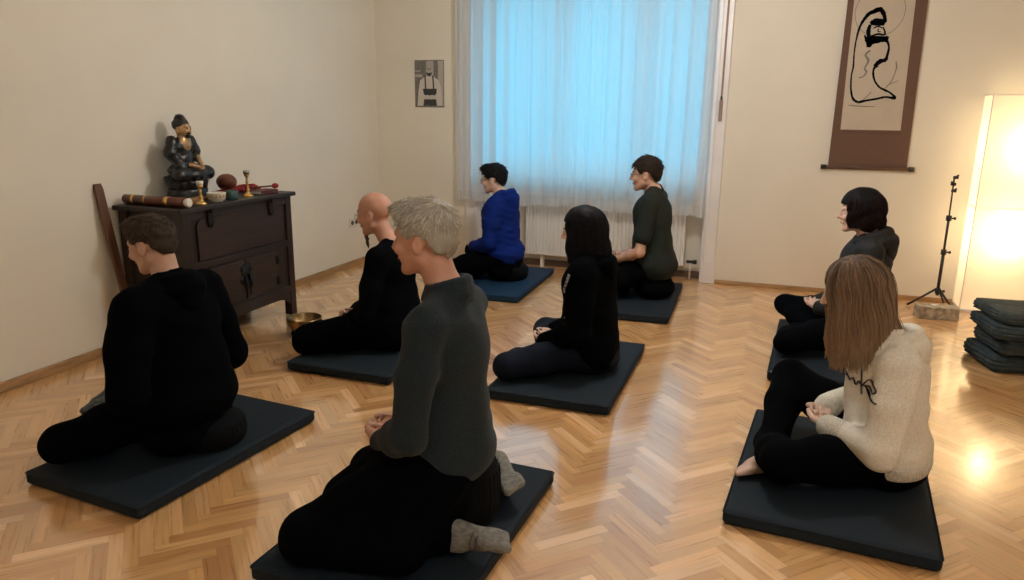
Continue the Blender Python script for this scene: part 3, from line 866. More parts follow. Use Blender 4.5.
def candlestick(loc, h, label, holder=True):
    e = empty('candlestick', loc, 0, label, 'candlestick')
    prof = [(0, 0), (.034, 0), (.036, .006), (.024, .014), (.014, .022), (.010, .032), (.015, .042), (.009, .052), (.007, h*.55), (.012, h*.60), (.007, h*.66), (.007, h-.03), (.016, h-.022), (.018, h-.012), (.010, h-.010), (0, h-.010)]
    B().lathe(prof, n=24).build('stem', M['brass'], e)
    B().lathe([(0, h-.010), (.019, h-.010), (.021, h+.012), (.018, h+.014), (.016, h), (0, h)], n=20).build('cup', M['ceramic'] if holder else M['metal'], e)
    return e
candlestick((-3.215, 3.555, T), .125, 'brass candlestick at the left of the chest, nearest the brown tube')
candlestick((-3.235, 4.005, T), .155, 'taller brass candlestick right of the teal cup, before the red cloth', False)
bw = empty('incense_bowl', (-3.225, 3.70, T), 0, 'small white ceramic bowl with gold pattern on the chest', 'bowl')
B().lathe([(0, 0), (.034, 0), (.036, .006), (.052, .018), (.056, .052), (.058, .056), (.053, .056), (.050, .022), (0, .012)], n=32).build('bowl_body', M['ceramic'], bw)
gp = B()
for i in range(14):
    a = 2*PI*i/14; gp.box((.0555*math.cos(a), .0555*math.sin(a), .036), (.003, .012, .014), .001, rot=a)
gp.build('gold_pattern', M['brass'], bw)
tc = B().lathe([(0, 0), (.034, 0), (.037, .004), (.038, .052), (.035, .056), (.032, .052), (.031, .03), (0, .03)], n=28).build('teal_cup', M['teal'])
tc.location = (-3.225, 3.838, T); tag(tc, 'small round dark teal cup on the chest between bowl and candlestick', 'cup')
mk = empty('wooden_fish_drum', (-3.42, 4.03, T), 0, 'rounded red-brown wooden fish drum on its red cushion', 'drum')
f = Field((-.12, -.12, 0), (.12, .12, .06), .006); f.ell((0, 0, .018), (.072, .075, .02), .01); f.warp(.0015, 60, 3); f.mesh('cushion', M['red'], mk)
f = Field((-.1, -.11, .02), (.1, .11, .15), .005); f.ell((0, 0, .085), (.062, .068, .055), .01); f.cone((-.05, 0, .07), (-.07, 0, .06), .02, .015, .02)
f.ell((.055, 0, .062), (.03, .075, .006), .004, op='sub'); f.mesh('drum_body', M['mokugyo'], mk)
f = Field((-.16, -.16, -.005), (.16, .16, .08), .006)
for i in range(7): f.cone((-.07+.022*i, -.07+.008*i, .016+.006*(i % 2)), (-.05+.016*i, .08-.010*i, .018+.012*(i % 3)), .020, .016, .012)
f.plane((0, 0, 1), 0.001); f.warp(.002, 55, 8)
rc = f.mesh('red_cloth', M['red'], None); rc.location = (-3.44, 4.23, T)
tag(rc, 'crumpled red cloth beside the wooden fish drum on the chest', 'cloth')
bk = empty('sutra_book', (-3.25, 4.19, T+.0135), -.1, 'small dark red book with dark covers at the right end of the chest', 'book')
B().box((0, 0, 0), (.10, .15, .018)).build('pages', M['white'], bk)
B().box((0, 0, .011), (.106, .156, .004), .001).box((0, 0, -.011), (.106, .156, .004), .001).box((.051, 0, 0), (.004, .156, .024), .001).build('cover', M['darkred'], bk)
ml = empty('drum_mallet', (-3.25, 4.18, T+.047), 1.2, 'short red and dark mallet lying on the dark red book', 'mallet')
B().tube([(-.09, 0, 0), (.08, 0, .0)], .006, 10).build('handle', M['stick'], ml)
B().ell((.095, 0, .0), (.026, .018, .018)).build('head', M['red'], ml)

# leaning stick
sk = B(); Lk = 1.02
sk.bm.verts.ensure_lookup_table()
for z0, z1, w0, w1 in ((0, Lk, .022, .028),):
    sk.prism([(-w0, 0), (w0, 0), (w1, Lk*.97), (w1*.7, Lk), (-w1*.7, Lk), (-w1, Lk*.97)], .016, Matrix.Identity(4))
so = sk.build('wooden_stick', M['stick'])
P0, P1 = Vector((-3.50, 3.26, 0.004)), Vector((-3.652, 3.235, 1.0))
zz = (P1-P0).normalized(); yy = Vector((-1, 0, 0)); xx = yy.cross(zz).normalized(); yy = zz.cross(xx)
so.matrix_world = Matrix.Translation(P0) @ Matrix((xx, yy, zz)).transposed().to_4x4()
tag(so, 'long flat brown wooden stick leaning on the left wall beside the chest', 'stick')

# singing bowl on its cushion
sb = empty('singing_bowl', (-2.80, 3.93, 0), 0, 'bronze singing bowl standing on the floor before the bald man', 'singing bowl')
B().lathe([(0, .030), (.05, .030), (.085, .045), (.108, .075), (.115, .115), (.112, .122), (.108, .115), (.100, .078), (.078, .052), (.04, .040), (0, .040)], n=40).build('bowl', M['bronze'], sb)
B().lathe([(0, 0), (.075, 0), (.09, .012), (.085, .028), (.06, .034), (0, .032)], n=32).build('cushion', M['zafu'], sb)

# ------------------------------------------------------------------ right side: stand, carton, blankets, paper lamp
ls = empty('tripod_stand', (1.30, 6.30, 0), 0, 'thin black tripod stand with clamps against the back wall', 'tripod stand')
B().tube([(0, 0, .10), (0, 0, .45)], .012, 12).tube([(0, 0, .44), (0, 0, .72)], .009, 12).tube([(0, 0, .70), (-.005, 0, 1.0)], .006, 10).build('pole', M['black_plastic'], ls)
for z in (.135, .44, .70): B().tube([(0, 0, z-.02), (0, 0, z+.02)], .020, 12).tube([(0, 0, z), (.035, 0, z)], .007, 8).ell((.04, 0, z), (.010, .010, .012)).build('knob', M['black_plastic'], ls)
for k in range(3):
    a = 2*PI*k/3+.35*PI
    B().tube([(0, 0, .16), (.09*math.cos(a), .09*math.sin(a), .09), (.20*math.cos(a), .20*math.sin(a), .008)], [.009, .008, .008], 8).build('leg', M['black_plastic'], ls)
for z, ax_ in ((.905, 1), (.955, -1), (1.005, 1)):
    B().box((.005*ax_, 0, z), (.035, .02, .022), .004).tube([(.0, 0, z), (.022*ax_, 0, z+.018)], .007, 8).build('clamp', M['black_plastic'], ls)

cbx = empty('tissue_box', (1.245, 5.98, 0), .1, 'pale patterned tissue carton on the floor by the tripod', 'box')
B().box((0, 0, .045), (.27, .13, .09), .004).build('carton', M['box_pattern'], cbx)
f = Field((-.05, -.05, .08), (.05, .05, .125), .004)
for i in range(4): f.cone((-.02+.012*i, -.03+.01*i, .088), (.01*i-.02, .02-.01*i, .098+.005*(i % 2)), .008, .004, .006)
f.mesh('tissue', M['tissue'], cbx)

labels = ['folded dark felt blanket on the floor at the bottom of the stack of four', 'folded dark felt blanket second from the bottom of the stack',
          'folded dark felt blanket third up, just beneath the topmost one', 'grey-green folded blanket topmost of the stack at the right edge']
zb = 0.001
for i in range(4):
    h = (.105, .10, .085, .075)[i]; wx, wy = .58-.015*i, .44-.01*i
    f = Field((-wx/2-.05, -wy/2-.05, -.02), (wx/2+.05, wy/2+.05, h+.03), .009)
    X = f.ax[0][:, None, None]; Y = f.ax[1][None, :, None]; Z = f.ax[2][None, None, :]
    r_ = h*.42
    sag = .010*np.sin(X*9+i)+.008*np.sin(Y*11+2*i)
    qx = np.maximum(np.abs(X+sag)-(wx/2-r_), 0); qy = np.maximum(np.abs(Y+sag)-(wy/2-r_), 0); qz = np.maximum(np.abs(Z-h/2)-(h/2-r_), 0)
    lay = .007*np.cos(2*PI*(Z/h*4+.35*np.sin(X*7+i)+.3*np.sin(Y*8)))
    f.F = (np.sqrt(qx*qx+qy*qy+qz*qz)-r_+lay).astype(np.float32)
    f.warp(.004, 17, 30+i)
    f.plane((0, 0, 1), 0.0, .004); f.plane((0, 0, -1), -h, .004)
    o = f.mesh('folded_blanket', M['blanket2'] if i == 3 else M['blanket'], None, L2M=False, smooth_it=1)
    o.location = (1.555+.025*math.sin(i*2.1), 4.95+.02*math.cos(i*1.7), zb); o.rotation_euler = (0, 0, .15+.07*math.sin(i*3))
    zb += h+.0015
    tag(o, labels[i], 'blanket', 'folded blankets stacked at the right')

lamp = empty('paper_floor_lamp', (1.80, 6.36, 0), 0, 'tall glowing white paper floor lamp standing against the back wall', 'floor lamp')
LW, LD, LH = .70, .24, 1.60
for z0, z1 in ((.03, .79), (.80, LH)):
    b = B()
    for (x, y, dx, dy) in ((0, -LD/2, LW, .0), (0, LD/2, LW, 0), (-LW/2, 0, 0, LD), (LW/2, 0, 0, LD)):
        vs = [(x-dx/2, y-dy/2, z0), (x+dx/2, y+dy/2, z0), (x+dx/2, y+dy/2, z1), (x-dx/2, y-dy/2, z1)]
        b.bm.faces.new([b.bm.verts.new(v) for v in vs])
    if z1 == LH: b.bm.faces.new([b.bm.verts.new(v) for v in ((-LW/2, -LD/2, LH-.004), (LW/2, -LD/2, LH-.004), (LW/2, LD/2, LH-.004), (-LW/2, LD/2, LH-.004))])
    b.build('paper_shade', M['lamp_paper'], lamp)
b = B()
for x in (-LW/2, LW/2):
    for y in (-LD/2, LD/2): b.box((x, y, LH/2), (.006, .006, LH), .001)
for z in (.03, .795, LH):
    for y in (-LD/2, LD/2): b.box((0, y, z), (LW, .005, .005), .001)
    for x in (-LW/2, LW/2): b.box((x, 0, z), (.005, LD, .005), .001)
b.box((0, 0, .012), (LW, LD, .024), .003)
b.build('frame', M['white_paint'], lamp)
pole = B().tube([(-.02, 0, .02), (-.02, 0, 1.3)], .007, 8).build('inner_pole', M['white_paint'], lamp)
BULBS = ((-.03, 0, 1.24), (-.10, 0, .60))
for bx_, by_, bz_ in BULBS:
    g = B().ell((bx_, by_, bz_), (.03, .03, .036)).build('bulb', M['bulb'], lamp)
    ld = bpy.data.lights.new('lamp_bulb_light', 'POINT'); ld.energy = 7.5; ld.color = (1, .72, .40); ld.shadow_soft_size = .06
    lo = bpy.data.objects.new('lamp_bulb_light', ld); C.objects.link(lo); lo.location = (1.80+bx_, 6.36+by_-.06, bz_)

# ------------------------------------------------------------------ mats and sitting cushions
def make_mat(x, y, w, d, rz, label, m='mat', h=.055):
    f = Field((-w/2-.02, -d/2-.02, -.01), (w/2+.02, d/2+.02, h+.02), .011)
    X = f.ax[0][:, None, None]; Y = f.ax[1][None, :, None]; Z = f.ax[2][None, None, :]
    r_ = .016
    qx = np.maximum(np.abs(X)-(w/2-r_), 0); qy = np.maximum(np.abs(Y)-(d/2-r_), 0); qz = np.maximum(np.abs(Z-h/2)-(h/2-r_), 0)
    f.F = (np.sqrt(qx*qx+qy*qy+qz*qz)-r_).astype(np.float32)
    o = f.mesh('meditation_mat', M[m], None, L2M=False, smooth_it=0)
    o.location = (x, y, .002); o.rotation_euler = (0, 0, rz)
    # piping seam round the top edge
    b = B(); e = .004
    loop = []
    for sx_, sy_ in ((1, 1), (-1, 1), (-1, -1), (1, -1)):
        cx, cy = sx_*(w/2-.014), sy_*(d/2-.014)
        a0 = {(1, 1): 0, (-1, 1): PI/2, (-1, -1): PI, (1, -1): 1.5*PI}[(sx_, sy_)]
        for k in range(5):
            a = a0+k/4*PI/2; loop.append((cx+.013*math.cos(a), cy+.013*math.sin(a), h-.007))
    loop.append(loop[0]); b.tube(loop, .0028, 6, cap=False); b.build('piping', M[m], o)
    tag(o, label, 'mat', 'meditation mats on the parquet')
    return o
MT = .057
make_mat(-2.295, 2.31, .63, .98, -.09, 'dark mat at the left, under the man with short brown hair')
make_mat(-1.07, 2.12, .69, .97, -.04, 'dark mat in the foreground centre, under the grey-haired kneeling man')
make_mat(-2.155, 3.80, .66, 1.0, -.02, 'dark mat near the chest, under the bald man', 'mat')
make_mat(-.965, 3.85, .65, 1.07, .0, 'dark mat in the middle, under the black-haired person in hoodie', 'mat')
make_mat(-2.10, 5.76, .66, 1.14, .03, 'blue-tinted mat near the curtain, under the person in blue hoodie', 'mat_b')
make_mat(-.93, 5.60, .66, 1.14, .03, 'dark mat before the radiator, under the man in green t-shirt', 'mat')
make_mat(.34, 3.00, .70, 1.05, -.09, 'dark mat at the right, under the woman in cream hoodie')
make_mat(.45, 4.70, .67, 1.20, -.06, 'dark mat at the far right, under the woman with black bob')

def make_zafu(x, y, r, h, label, z=MT):
    e = empty('zafu', (x, y, z), 0, label, 'cushion', 'black round meditation cushions')
    B().lathe([(0, 0), (r*.86, 0), (r*.97, h*.14), (r, h*.45), (r*.98, h*.75), (r*.88, h*.96), (r*.5, h*1.04), (0, h*1.05)], n=48).build('cover', M['zafu'], e)
    b = B()
    for i in range(36):
        a = 2*PI*i/36
        b.tube([((r*.975)*math.cos(a), (r*.975)*math.sin(a), h*.2), (r*.998*math.cos(a), r*.998*math.sin(a), h*.5), (r*.97*math.cos(a), r*.97*math.sin(a), h*.84)], .0022, 5)
    b.build('pleats', M['zafu'], e)
    return e

# ==================================================================
# PEOPLE.  Local frame: f = forward, l = the person's left, u = up from the floor
def rotm(yaw=0, pitch=0, roll=0):
    cy, sy = math.cos(yaw), math.sin(yaw); cp, sp = math.cos(pitch), math.sin(pitch); cr, sr_ = math.cos(roll), math.sin(roll)
    Rz = np.array([[cy, -sy, 0], [sy, cy, 0], [0, 0, 1]])      # yaw > 0 turns to the person's left
    Ry = np.array([[cp, 0, sp], [0, 1, 0], [-sp, 0, cp]])      # pitch > 0 tips the face down
    Rx = np.array([[1, 0, 0], [0, cr, -sr_], [0, sr_, cr]])
    return Rz @ Ry @ Rx

def v3(*a): return np.array(a, float)
def unit(a): return a/np.linalg.norm(a)

def put_hand(f, w, d, n, s, size=1., curl=(.35, .45, .35), thumb=1.):
    """w wrist, d pointing direction, n palm normal (the way fingers curl), s direction of the thumb side"""
    d = unit(d); n = unit(n - d*(n@d)); s = unit(s - d*(s@d) - n*(s@n))
    K = size
    f.cone(w, w+d*.03*K, .024*K, .022*K, .02)
    lat = (.030, .010, -.010, -.028); ln = (.070, .078, .073, .057); base = (.088, .092, .088, .080)
    for i in range(4):
        kn = w+d*base[i]*K+s*lat[i]*K
        f.cone(w+d*.02*K+s*lat[i]*.5*K, kn, .014*K, .0115*K, .012)
        p = kn; dd = d; r0 = .0095*K if i < 3 else .0083*K
        for j, frac in enumerate((.45, .32, .23)):
            a = curl[j]*(1+.12*i)
            dd = unit(dd*math.cos(a)+n*math.sin(a)) if True else dd
            n2 = unit(n - dd*(n@dd))
            q = p+dd*ln[i]*frac*K+s*(.0015*(1.5-i))*K
            f.cone(p, q, r0, r0*.92, .0025); r0 *= .92; p = q
            n = n2
        n = unit(n - d*(n@d)) if abs(n@d) < .98 else n
    n = unit(n - d*(n@d))
    t0 = w+d*.028*K+s*.022*K; t1 = t0+(unit(d*.55+s*.75+n*.25))*.040*K; t2 = t1+unit(d*.85+s*.2+n*.3*thumb)*.032*K; t3 = t2+unit(d*.9+n*.3*thumb)*.026*K
    f.cone(t0, t1, .0155*K, .0125*K, .012); f.cone(t1, t2, .0115*K, .0105*K, .003); f.cone(t2, t3, .0105*K, .0088*K, .003)

def put_foot(f, ankle, d, up, r=.0, k=.02):
    """a foot from the ankle, toes along d, instep side up"""
    d = unit(d); up = unit(up - d*(up@d)); side = np.cross(up, d)
    heel = ankle - d*.045 - up*.028
    f.cone(ankle, heel, .034+r, .030+r, k)
    f.cone(ankle+up*.0, ankle+d*.09-up*.022, .034+r, .026+r, k)
    f.cone(heel, ankle+d*.13-up*.040, .028+r, .022+r, k)
    for i in range(5):
        o = side*(.030-.0145*i)
        b0 = ankle+d*(.10)-up*.036+o; tip = ankle+d*(.175-.008*i)-up*.044+o*1.15
        f.cone(b0, tip, .017+r, (.0115 if i == 0 else .009)+r, .008 if r == 0 else .014)

def person(P):
    g = P.get
    e = empty('person', (P['x'], P['y'], 0), -PI/2+g('yaw', 0), P['label'], 'person')
    s = g('scale', 1.0); sw = g('sw', .185); seat = P['seat']; top = P['top']
    zh = seat+.085
    zn = top-g('necklen', .255); lf = g('lean', .04); hf = g('headf', .07)
    Pel = v3(0, 0, zh); N = v3(lf+g('neckf', .0), 0, zn)
    W = Pel*.62+v3(lf+.012, 0, zn)*.38; W[2] = zh+(zn-zh)*.34; Ch = v3(lf+.0, 0, zh+(zn-zh)*.70)
    zs = zn-.058
    Hc = v3(lf+hf, g('headl', 0), top-.122*g('hs', 1.0))
    R = rotm(g('hyaw', 0), g('hpitch', .08), g('hroll', 0))
    def H(f_, l_, u_): return Hc+R @ v3(f_, l_, u_)
    S = {a: v3(lf-.005+g('twist', 0)*a, a*sw, zs) for a in (-1, 1)}
    E = {a: v3(*g('elbow', (.02, .255, (zn-zh)*.36))) for a in (-1, 1)}
    for a in (-1, 1):
        q = g('elbowL' if a > 0 else 'elbowR', g('elbow', (.01, .25, .155)))
        E[a] = v3(q[0], a*q[1], zh+q[2])
    Wr = {}
    for a in (-1, 1):
        q = g('wristL' if a > 0 else 'wristR', g('wrist', (.215, .085, .045)))
        Wr[a] = v3(q[0], a*q[1], zh+q[2])
    hipj = {a: v3(0.01, a*.085, zh) for a in (-1, 1)}
    if g('legs', 'cross') == 'cross':
        kf, kl, kz = g('knee', (.36, .36, MT+.082))
        kR = g('kneeR', (kf, kl, kz)); kL = g('kneeL', (kf, kl, kz))
        Kn = {1: v3(kL[0], kL[1], kL[2]), -1: v3(kR[0], -kR[1], kR[2])}
        An = {1: v3(*g('ankL', (.36, -.04, MT+.058))), -1: v3(*g('ankR', (.235, .03, MT+.062)))}
        Fd = {1: v3(*g('footL', (-.25, -1, 0))), -1: v3(*g('footR', (-.15, 1, 0)))}
        Fu = {1: v3(.9, 0, .45), -1: v3(.5, 0, .8)}
    else:
        Kn = {1: v3(.36, .27, MT+.075), -1: v3(.40, -.20, MT+.075)}
        An = {1: v3(-.09, .10, MT+.060), -1: v3(-.07, -.36, MT+.060)}
        Fd = {1: v3(-1, .02, -.12), -1: v3(-.62, .78, -.12)}
        Fu = {1: v3(-.1, 0, -1), -1: v3(-.1, 0, -1)}
    bulk = g('bulk', 1.0)

    def torso(f, t, k=.05):
        f.ell(Pel+v3(-.005, 0, .01), (.118*bulk+t, .165*bulk+t, .105+t), k)
        f.ell(W, (.100*bulk+t, .135*bulk+t, .14+t), k)
        f.ell(Ch+v3(-.01, 0, -.01), (.108*bulk+t, .150*sw/.185+t, (zn-Ch[2])*.95+t*.3), k)
        f.cone(W, Ch, .095*bulk+t, .105*bulk+t, k, sc=(1, 1.25, 1))
        for a in (-1, 1):
            f.cone(v3(lf-.012, a*.05, zs-.02), S[a]-v3(0, a*.02, .01), .068+t*.8, .050+t, .04)
            f.cone(N+v3(-.012, 0, .015), S[a]-v3(0.01, a*.05, -.012), .040+t*.5, .040+t*.5, .035)
    def arm(f, a, t, k=.025, wr=1.0, ur=1.0):
        f.cone(S[a]-v3(0, a*.012, .012), S[a]*.5+E[a]*.5, .048*ur+t, .044*ur+t, k)
        f.cone(S[a]*.5+E[a]*.5, E[a], .044*ur+t, .037*ur+t, k)
        w = E[a]+(Wr[a]-E[a])*wr; m_ = E[a]+(Wr[a]-E[a])*.35*wr
        f.cone(E[a], m_, .037+t, .038+t*.9, k); f.cone(m_, w, .038+t*.9, (.026 if wr > .9 else .032)+t*.75, k)
    def leg(f, a, t, k=.03, ank=1.0):
        f.cone(hipj[a], hipj[a]*.4+Kn[a]*.6, .085+t, .070+t, k); f.cone(hipj[a]*.4+Kn[a]*.6, Kn[a], .070+t, .055+t, k)
        m_ = Kn[a]*.65+An[a]*.35; w = Kn[a]+(An[a]-Kn[a])*ank
        f.cone(Kn[a], m_, .054+t, .052+t, k); f.cone(m_, w, .052+t, .034+t*.9, k)

    # ---- body: one continuous skin
    skin = M[g('skin', 'skin')]
    hand_c = [Wr[a] for a in (-1, 1)]
    fh = g('handfine', 0)
    fine = ([(Hc[0]-.13, Hc[0]+.14, .0045)], [(Hc[1]-.10, Hc[1]+.10, .0045)], [(Hc[2]-.135, Hc[2]+.14, .0045)])
    if fh:
        c0 = np.min(hand_c, 0)-.10; c1 = np.max(hand_c, 0)+.12
        for i in range(3): fine[i].append((c0[i], c1[i], .005))
    allp = [Pel, N, Hc] + list(S.values())+list(E.values())+list(Wr.values())+list(Kn.values())+list(An.values())
    lo = np.min(allp, 0)-.22; hi = np.max(allp, 0)+.22; hi[2] = top+.03; lo[2] = MT-.03
    if fh == 2: pass
    f = Field(lo, hi, .012, fine)
    torso(f, -.014); 
    f.cone(N+v3(-.012, 0, -.03), Hc+R @ v3(-.028, 0, -.06), .054, .053, .03)
    for a in (-1, 1):
        arm(f, a, 0 if g('bare_arms') else -.004)
        leg(f, a, -.012)
    # cranium and face
    hs = g('hs', 1.0)
    def he(c, r, k, op='add'): f.ell(H(*[q*hs for q in c]), tuple(q*hs for q in r), k, R, op)
    def hc(a, b, ra, rb_, k, op='add'): f.cone(H(*[q*hs for q in a]), H(*[q*hs for q in b]), ra*hs, rb_*hs, k, op)
    he((-.012, 0, .038), (.098, .077, .084), .02)
    he((.018, 0, -.005), (.074, .066, .085), .02)
    he((.022, 0, -.055), (.060, .052, .055), .02)
    for a in (-1, 1): hc((-.005, a*.052, -.055), (.060, a*.016, -.096), .022, .018, .02)
    hc((.066, 0, -.098), (.072, 0, -.102), .017, .015, .015)          # chin
    hc((.078, -.03, .022), (.078, .03, .022), .012, .012, .012)        # brow
    for a in (-1, 1):
        he((.088, a*.031, .002), (.016, .016, .011), .010, 'sub')      # eye sockets
        he((.074, a*.031, .000), (.0145, .0145, .0125), .003)          # lidded eyes
        he((.066, a*.042, -.028), (.022, .018, .018), .015)            # cheeks
    hc((.088, 0, .014), (.108, 0, -.028), .0075, .0115, .008)          # nose
    for a in (-1, 1): hc((.096, a*.009, -.032), (.090, a*.011, -.034), .007, .006, .004)
    he((.083, 0, -.058), (.013, .022, .0065), .005); he((.080, 0, -.070), (.012, .018, .0068), .005)
    for a in (-1, 1):   # ears
        f.ell(H(-.014*hs, a*.079*hs, -.008*hs), (.019*hs, .0085*hs, .032*hs), .004, R @ rotm(a*.40, -.15, 0))
        f.ell(H(-.010*hs, a*.090*hs, -.004*hs), (.0085*hs, .0065*hs, .017*hs), .003, R @ rotm(a*.40, -.15, 0), 'sub')
    if g('hands', 1):
        # zazen hands: palms up, fingers pointing across, resting on the lap
        for a in (-1, 1):
            d = v3(.25, -a*1.0, -.05) if not g('handdirs') else v3(*g('handdirs')[0 if a > 0 else 1])
            put_hand(f, Wr[a], d, v3(-.1, 0, 1) if not g('handn') else v3(*g('handn')), v3(1, 0, .2), .96*s, curl=(.22, .3, .25))
    bare = g('bare_feet', ())
    for a in (-1, 1): put_foot(f, An[a], Fd[a], Fu[a], -.004 if a not in bare else 0)
    if not bare: f.plane((0, 0, 1), MT+.004)
    else: f.plane((0, 0, 1), MT+.001)
    z_ = g('zafu')
    def cut(f):
        if z_: f.ell(v3(P['x']-z_[0], P['y']-z_[1], MT+z_[3]*.42), (z_[2]*1.04, z_[2]*1.04, z_[3]*.80), .01, op='sub')
    cut(f)
    body = f.mesh('body', skin, e)
    # lips, lashes
    def mv(p): return (p[1], -p[0], p[2])
    b = B()
    for a in (-1, 1):
        pts = [mv(H(*(hs*q for q in (.0865-.009*(t*t), a*.031+t*.014, -.0035+.003*abs(t))))) for t in (-1, -.5, 0, .5, 1)]
        b.tube(pts, .0016, 5)
        b.build('eyelash', M['lash'], e); b = B()
    b.bm.free()
    b = B(); b.tube([mv(H(*(hs*q for q in (.0935-10*t*t, t, -.0635)))) for t in (-.018, -.009, 0, .009, .018)], [.0015, .003, .0036, .003, .0015], 6); b.build('mouth', M['lip'], e)

    # ---- trousers
    tr = M[g('trousers', 'black')]; tt = g('trouser_t', .012)
    f = Field(lo, hi-v3(0, 0, hi[2]-zh-.30), .0105)
    f.ell(Pel+v3(-.005, 0, .0), (.122*bulk+tt, .168*bulk+tt, .11+tt), .05)
    for a in (-1, 1): leg(f, a, tt, .03, g('ank_cover', .93))
    if g('legs') == 'kneel':
        f.cone(v3(.05, 0, zh-.02), v3(.36, .03, MT+.08), .13, .09, .06)
        f.cone(v3(-.02, .13, zh-.05), v3(.06, .22, MT+.08), .09, .08, .06); f.cone(v3(-.02, -.13, zh-.05), v3(.05, -.17, MT+.08), .09, .08, .06)
        f.cone(v3(.04, .24, MT+.08), v3(.34, .30, MT+.075), .08, .075, .05)
        f.cone(v3(.03, .0, MT+.14), v3(.12, 0, MT+.14), .12, .14, .06)
    f.cone(Pel*1., v3(.12, 0, max(MT+.07, zh-.09)), .12, .07, .06)
    if g('legs') != 'kneel': f.ell(v3(-.02, 0, MT+.07), (.14*bulk, .19*bulk, .09), .05)
    f.warp(.004, 26, P['seed'], (1, 1, 1))
    f.plane((0, 0, 1), MT+.0015)
    cut(f)
    f.mesh('trousers', tr, e)

    # ---- top garment
    ug = M[g('top_m', 'black')]; ut = g('top_t', .012)
    lo2 = lo.copy(); lo2[2] = zh-.16; hi2 = hi.copy(); hi2[2] = zn+.14
    f = Field(lo2, hi2, .0088)
    torso(f, ut, .045)
    hem = zh+g('hem', -.02)
    if g('skirt'):
        sp = g('skirt'); f.ell(v3(-.01, 0, zh+.02), (.135*bulk+sp, .180*bulk+sp, .14), .05)
    f.cone(v3(lf-.012, 0, zh+.03), v3(lf*.5, 0, zh+.16), .125*bulk+ut, .11*bulk+ut, .05, sc=(1, 1.3, 1))
    if g('band'): f.ell(v3(-.005, 0, hem+.05), (.125*bulk+tt+.012, .170*bulk+tt+.012, .11), .05)
    f.plane((0, 0, 1), hem, .012)
    wr = g('sleeve', .97)
    for a in (-1, 1):
        if wr > .5: arm(f, a, ut+.002, .022, wr)
        else:
            q = S[a]*.30+E[a]*.70
            f.cone(S[a]-v3(0, a*.01, .01), q, .052+ut, .054+ut, .03)
    # open neckline
    f.cone(N+v3(-.012, 0, .012), N+v3(.02, 0, .20), .054, .056, .008, op='sub')
    nc = N+v3(-.006, 0, .0)
    if g('hood'): pass
    elif g('collar'):
        for i in range(14):
            a0 = -2.9+5.8*i/14; a1 = -2.9+5.8*(i+1)/14
            def q(a, z=0): return nc+v3(-math.cos(a)*.064, math.sin(a)*.068, .020+.012*math.cos(a)+z)
            f.cone(q(a0, -.018), q(a1, -.018), .018, .018, .012); f.cone(q(a0), q(a1), .013, .013, .008); f.cone(q(a0, .018), q(a1, .018), .010, .010, .008)
    else:
        for i in range(16):
            a0 = -PI+2*PI*i/16; a1 = -PI+2*PI*(i+1)/16
            def q(a): return nc+v3(-math.cos(a)*.064, math.sin(a)*.066, .004+.012*math.cos(a))
            f.cone(q(a0), q(a1), .0085, .0085, .010)
    if g('Aline'):
        al = g('Aline'); f.cone(v3(-.02, 0, hem+.02), v3(lf, 0, zh+.30), .125+al, .105, .05, sc=(1, 1.3, 1)); f.plane((0, 0, 1), hem, .012)
    f.warp(g('fold', .0045), g('foldf', 24), P['seed']+9, g('folddir', (1, 1, .7)))
    f.warp(g('fold', .0045)*.45, g('foldf', 24)*2.3, P['seed']+19, (.6, .6, 1.5))
    cut(f)
    shirt = f.mesh(g('top_name', 'sweater'), ug, e)
    if g('band'):
        f = Field(v3(-.30, -.34, hem-.04), v3(.30, .34, hem+.10), .0075)
        torso(f, ut+.004, .045)
        f.cone(v3(lf-.012, 0, zh+.03), v3(lf*.5, 0, zh+.16), .125*bulk+ut+.004, .11*bulk+ut, .05, sc=(1, 1.3, 1))
        f.ell(v3(-.005, 0, hem+.02), (.125*bulk+tt+.012, .170*bulk+tt+.012, .09), .04)
        f.plane((0, 0, 1), hem-.012, .006); f.plane((0, 0, -1), -(hem+.045), .006); cut(f)
        f.mesh('waistband', M[g('band')], shirt)
    if g('hood'):
        hd = g('hood')
        f = Field(nc-v3(.26, .24, .22), nc+v3(.20, .24, .14), .0075)
        def q(a, rr_=0, dz=0):
            back = (1+math.cos(a))/2
            return nc+v3(.005-math.cos(a)*(.070+rr_+.028*back*hd), math.sin(a)*(.086+rr_), .012+.016*back*hd-.055*(1-back)**1.5+dz)
        n_ = 18
        for i in range(n_):
            a0 = -2.75+5.5*i/n_; a1 = -2.75+5.5*(i+1)/n_
            b0, b1 = (1+math.cos(a0))/2, (1+math.cos(a1))/2
            f.cone(q(a0), q(a1), .017+.014*hd*b0, .017+.014*hd*b1, .012)
            if abs((a0+a1)/2) < 2.0: f.cone(q(a0, .022*hd, -.034*hd), q(a1, .022*hd, -.034*hd), .014+.020*hd*b0, .014+.020*hd*b1, .010)
        f.ell(nc+v3(-.105, 0, -.045*hd), (.045*hd, .085*hd, .060*hd), .03); f.ell(nc+v3(-.118, 0, -.085*hd), (.026*hd, .050*hd, .055*hd), .03)
        f.cone(nc+v3(-.02, 0, -.02), nc+v3(.02, 0, .20), .055, .062, .006, op='sub')
        f.warp(.004, 30, P['seed']+3)
        f.mesh('hood', ug, shirt)
    if g('cuffs'):
        for a in (-1, 1):
            f = Field(Wr[a]-.12, Wr[a]+.12, .006)
            d = unit(Wr[a]-E[a]); f.cone(Wr[a]-d*.045, Wr[a]+d*.004, .034+ut*.6, .032+ut*.6, .004)
            f.mesh('cuff', M[g('cuffs')], shirt)

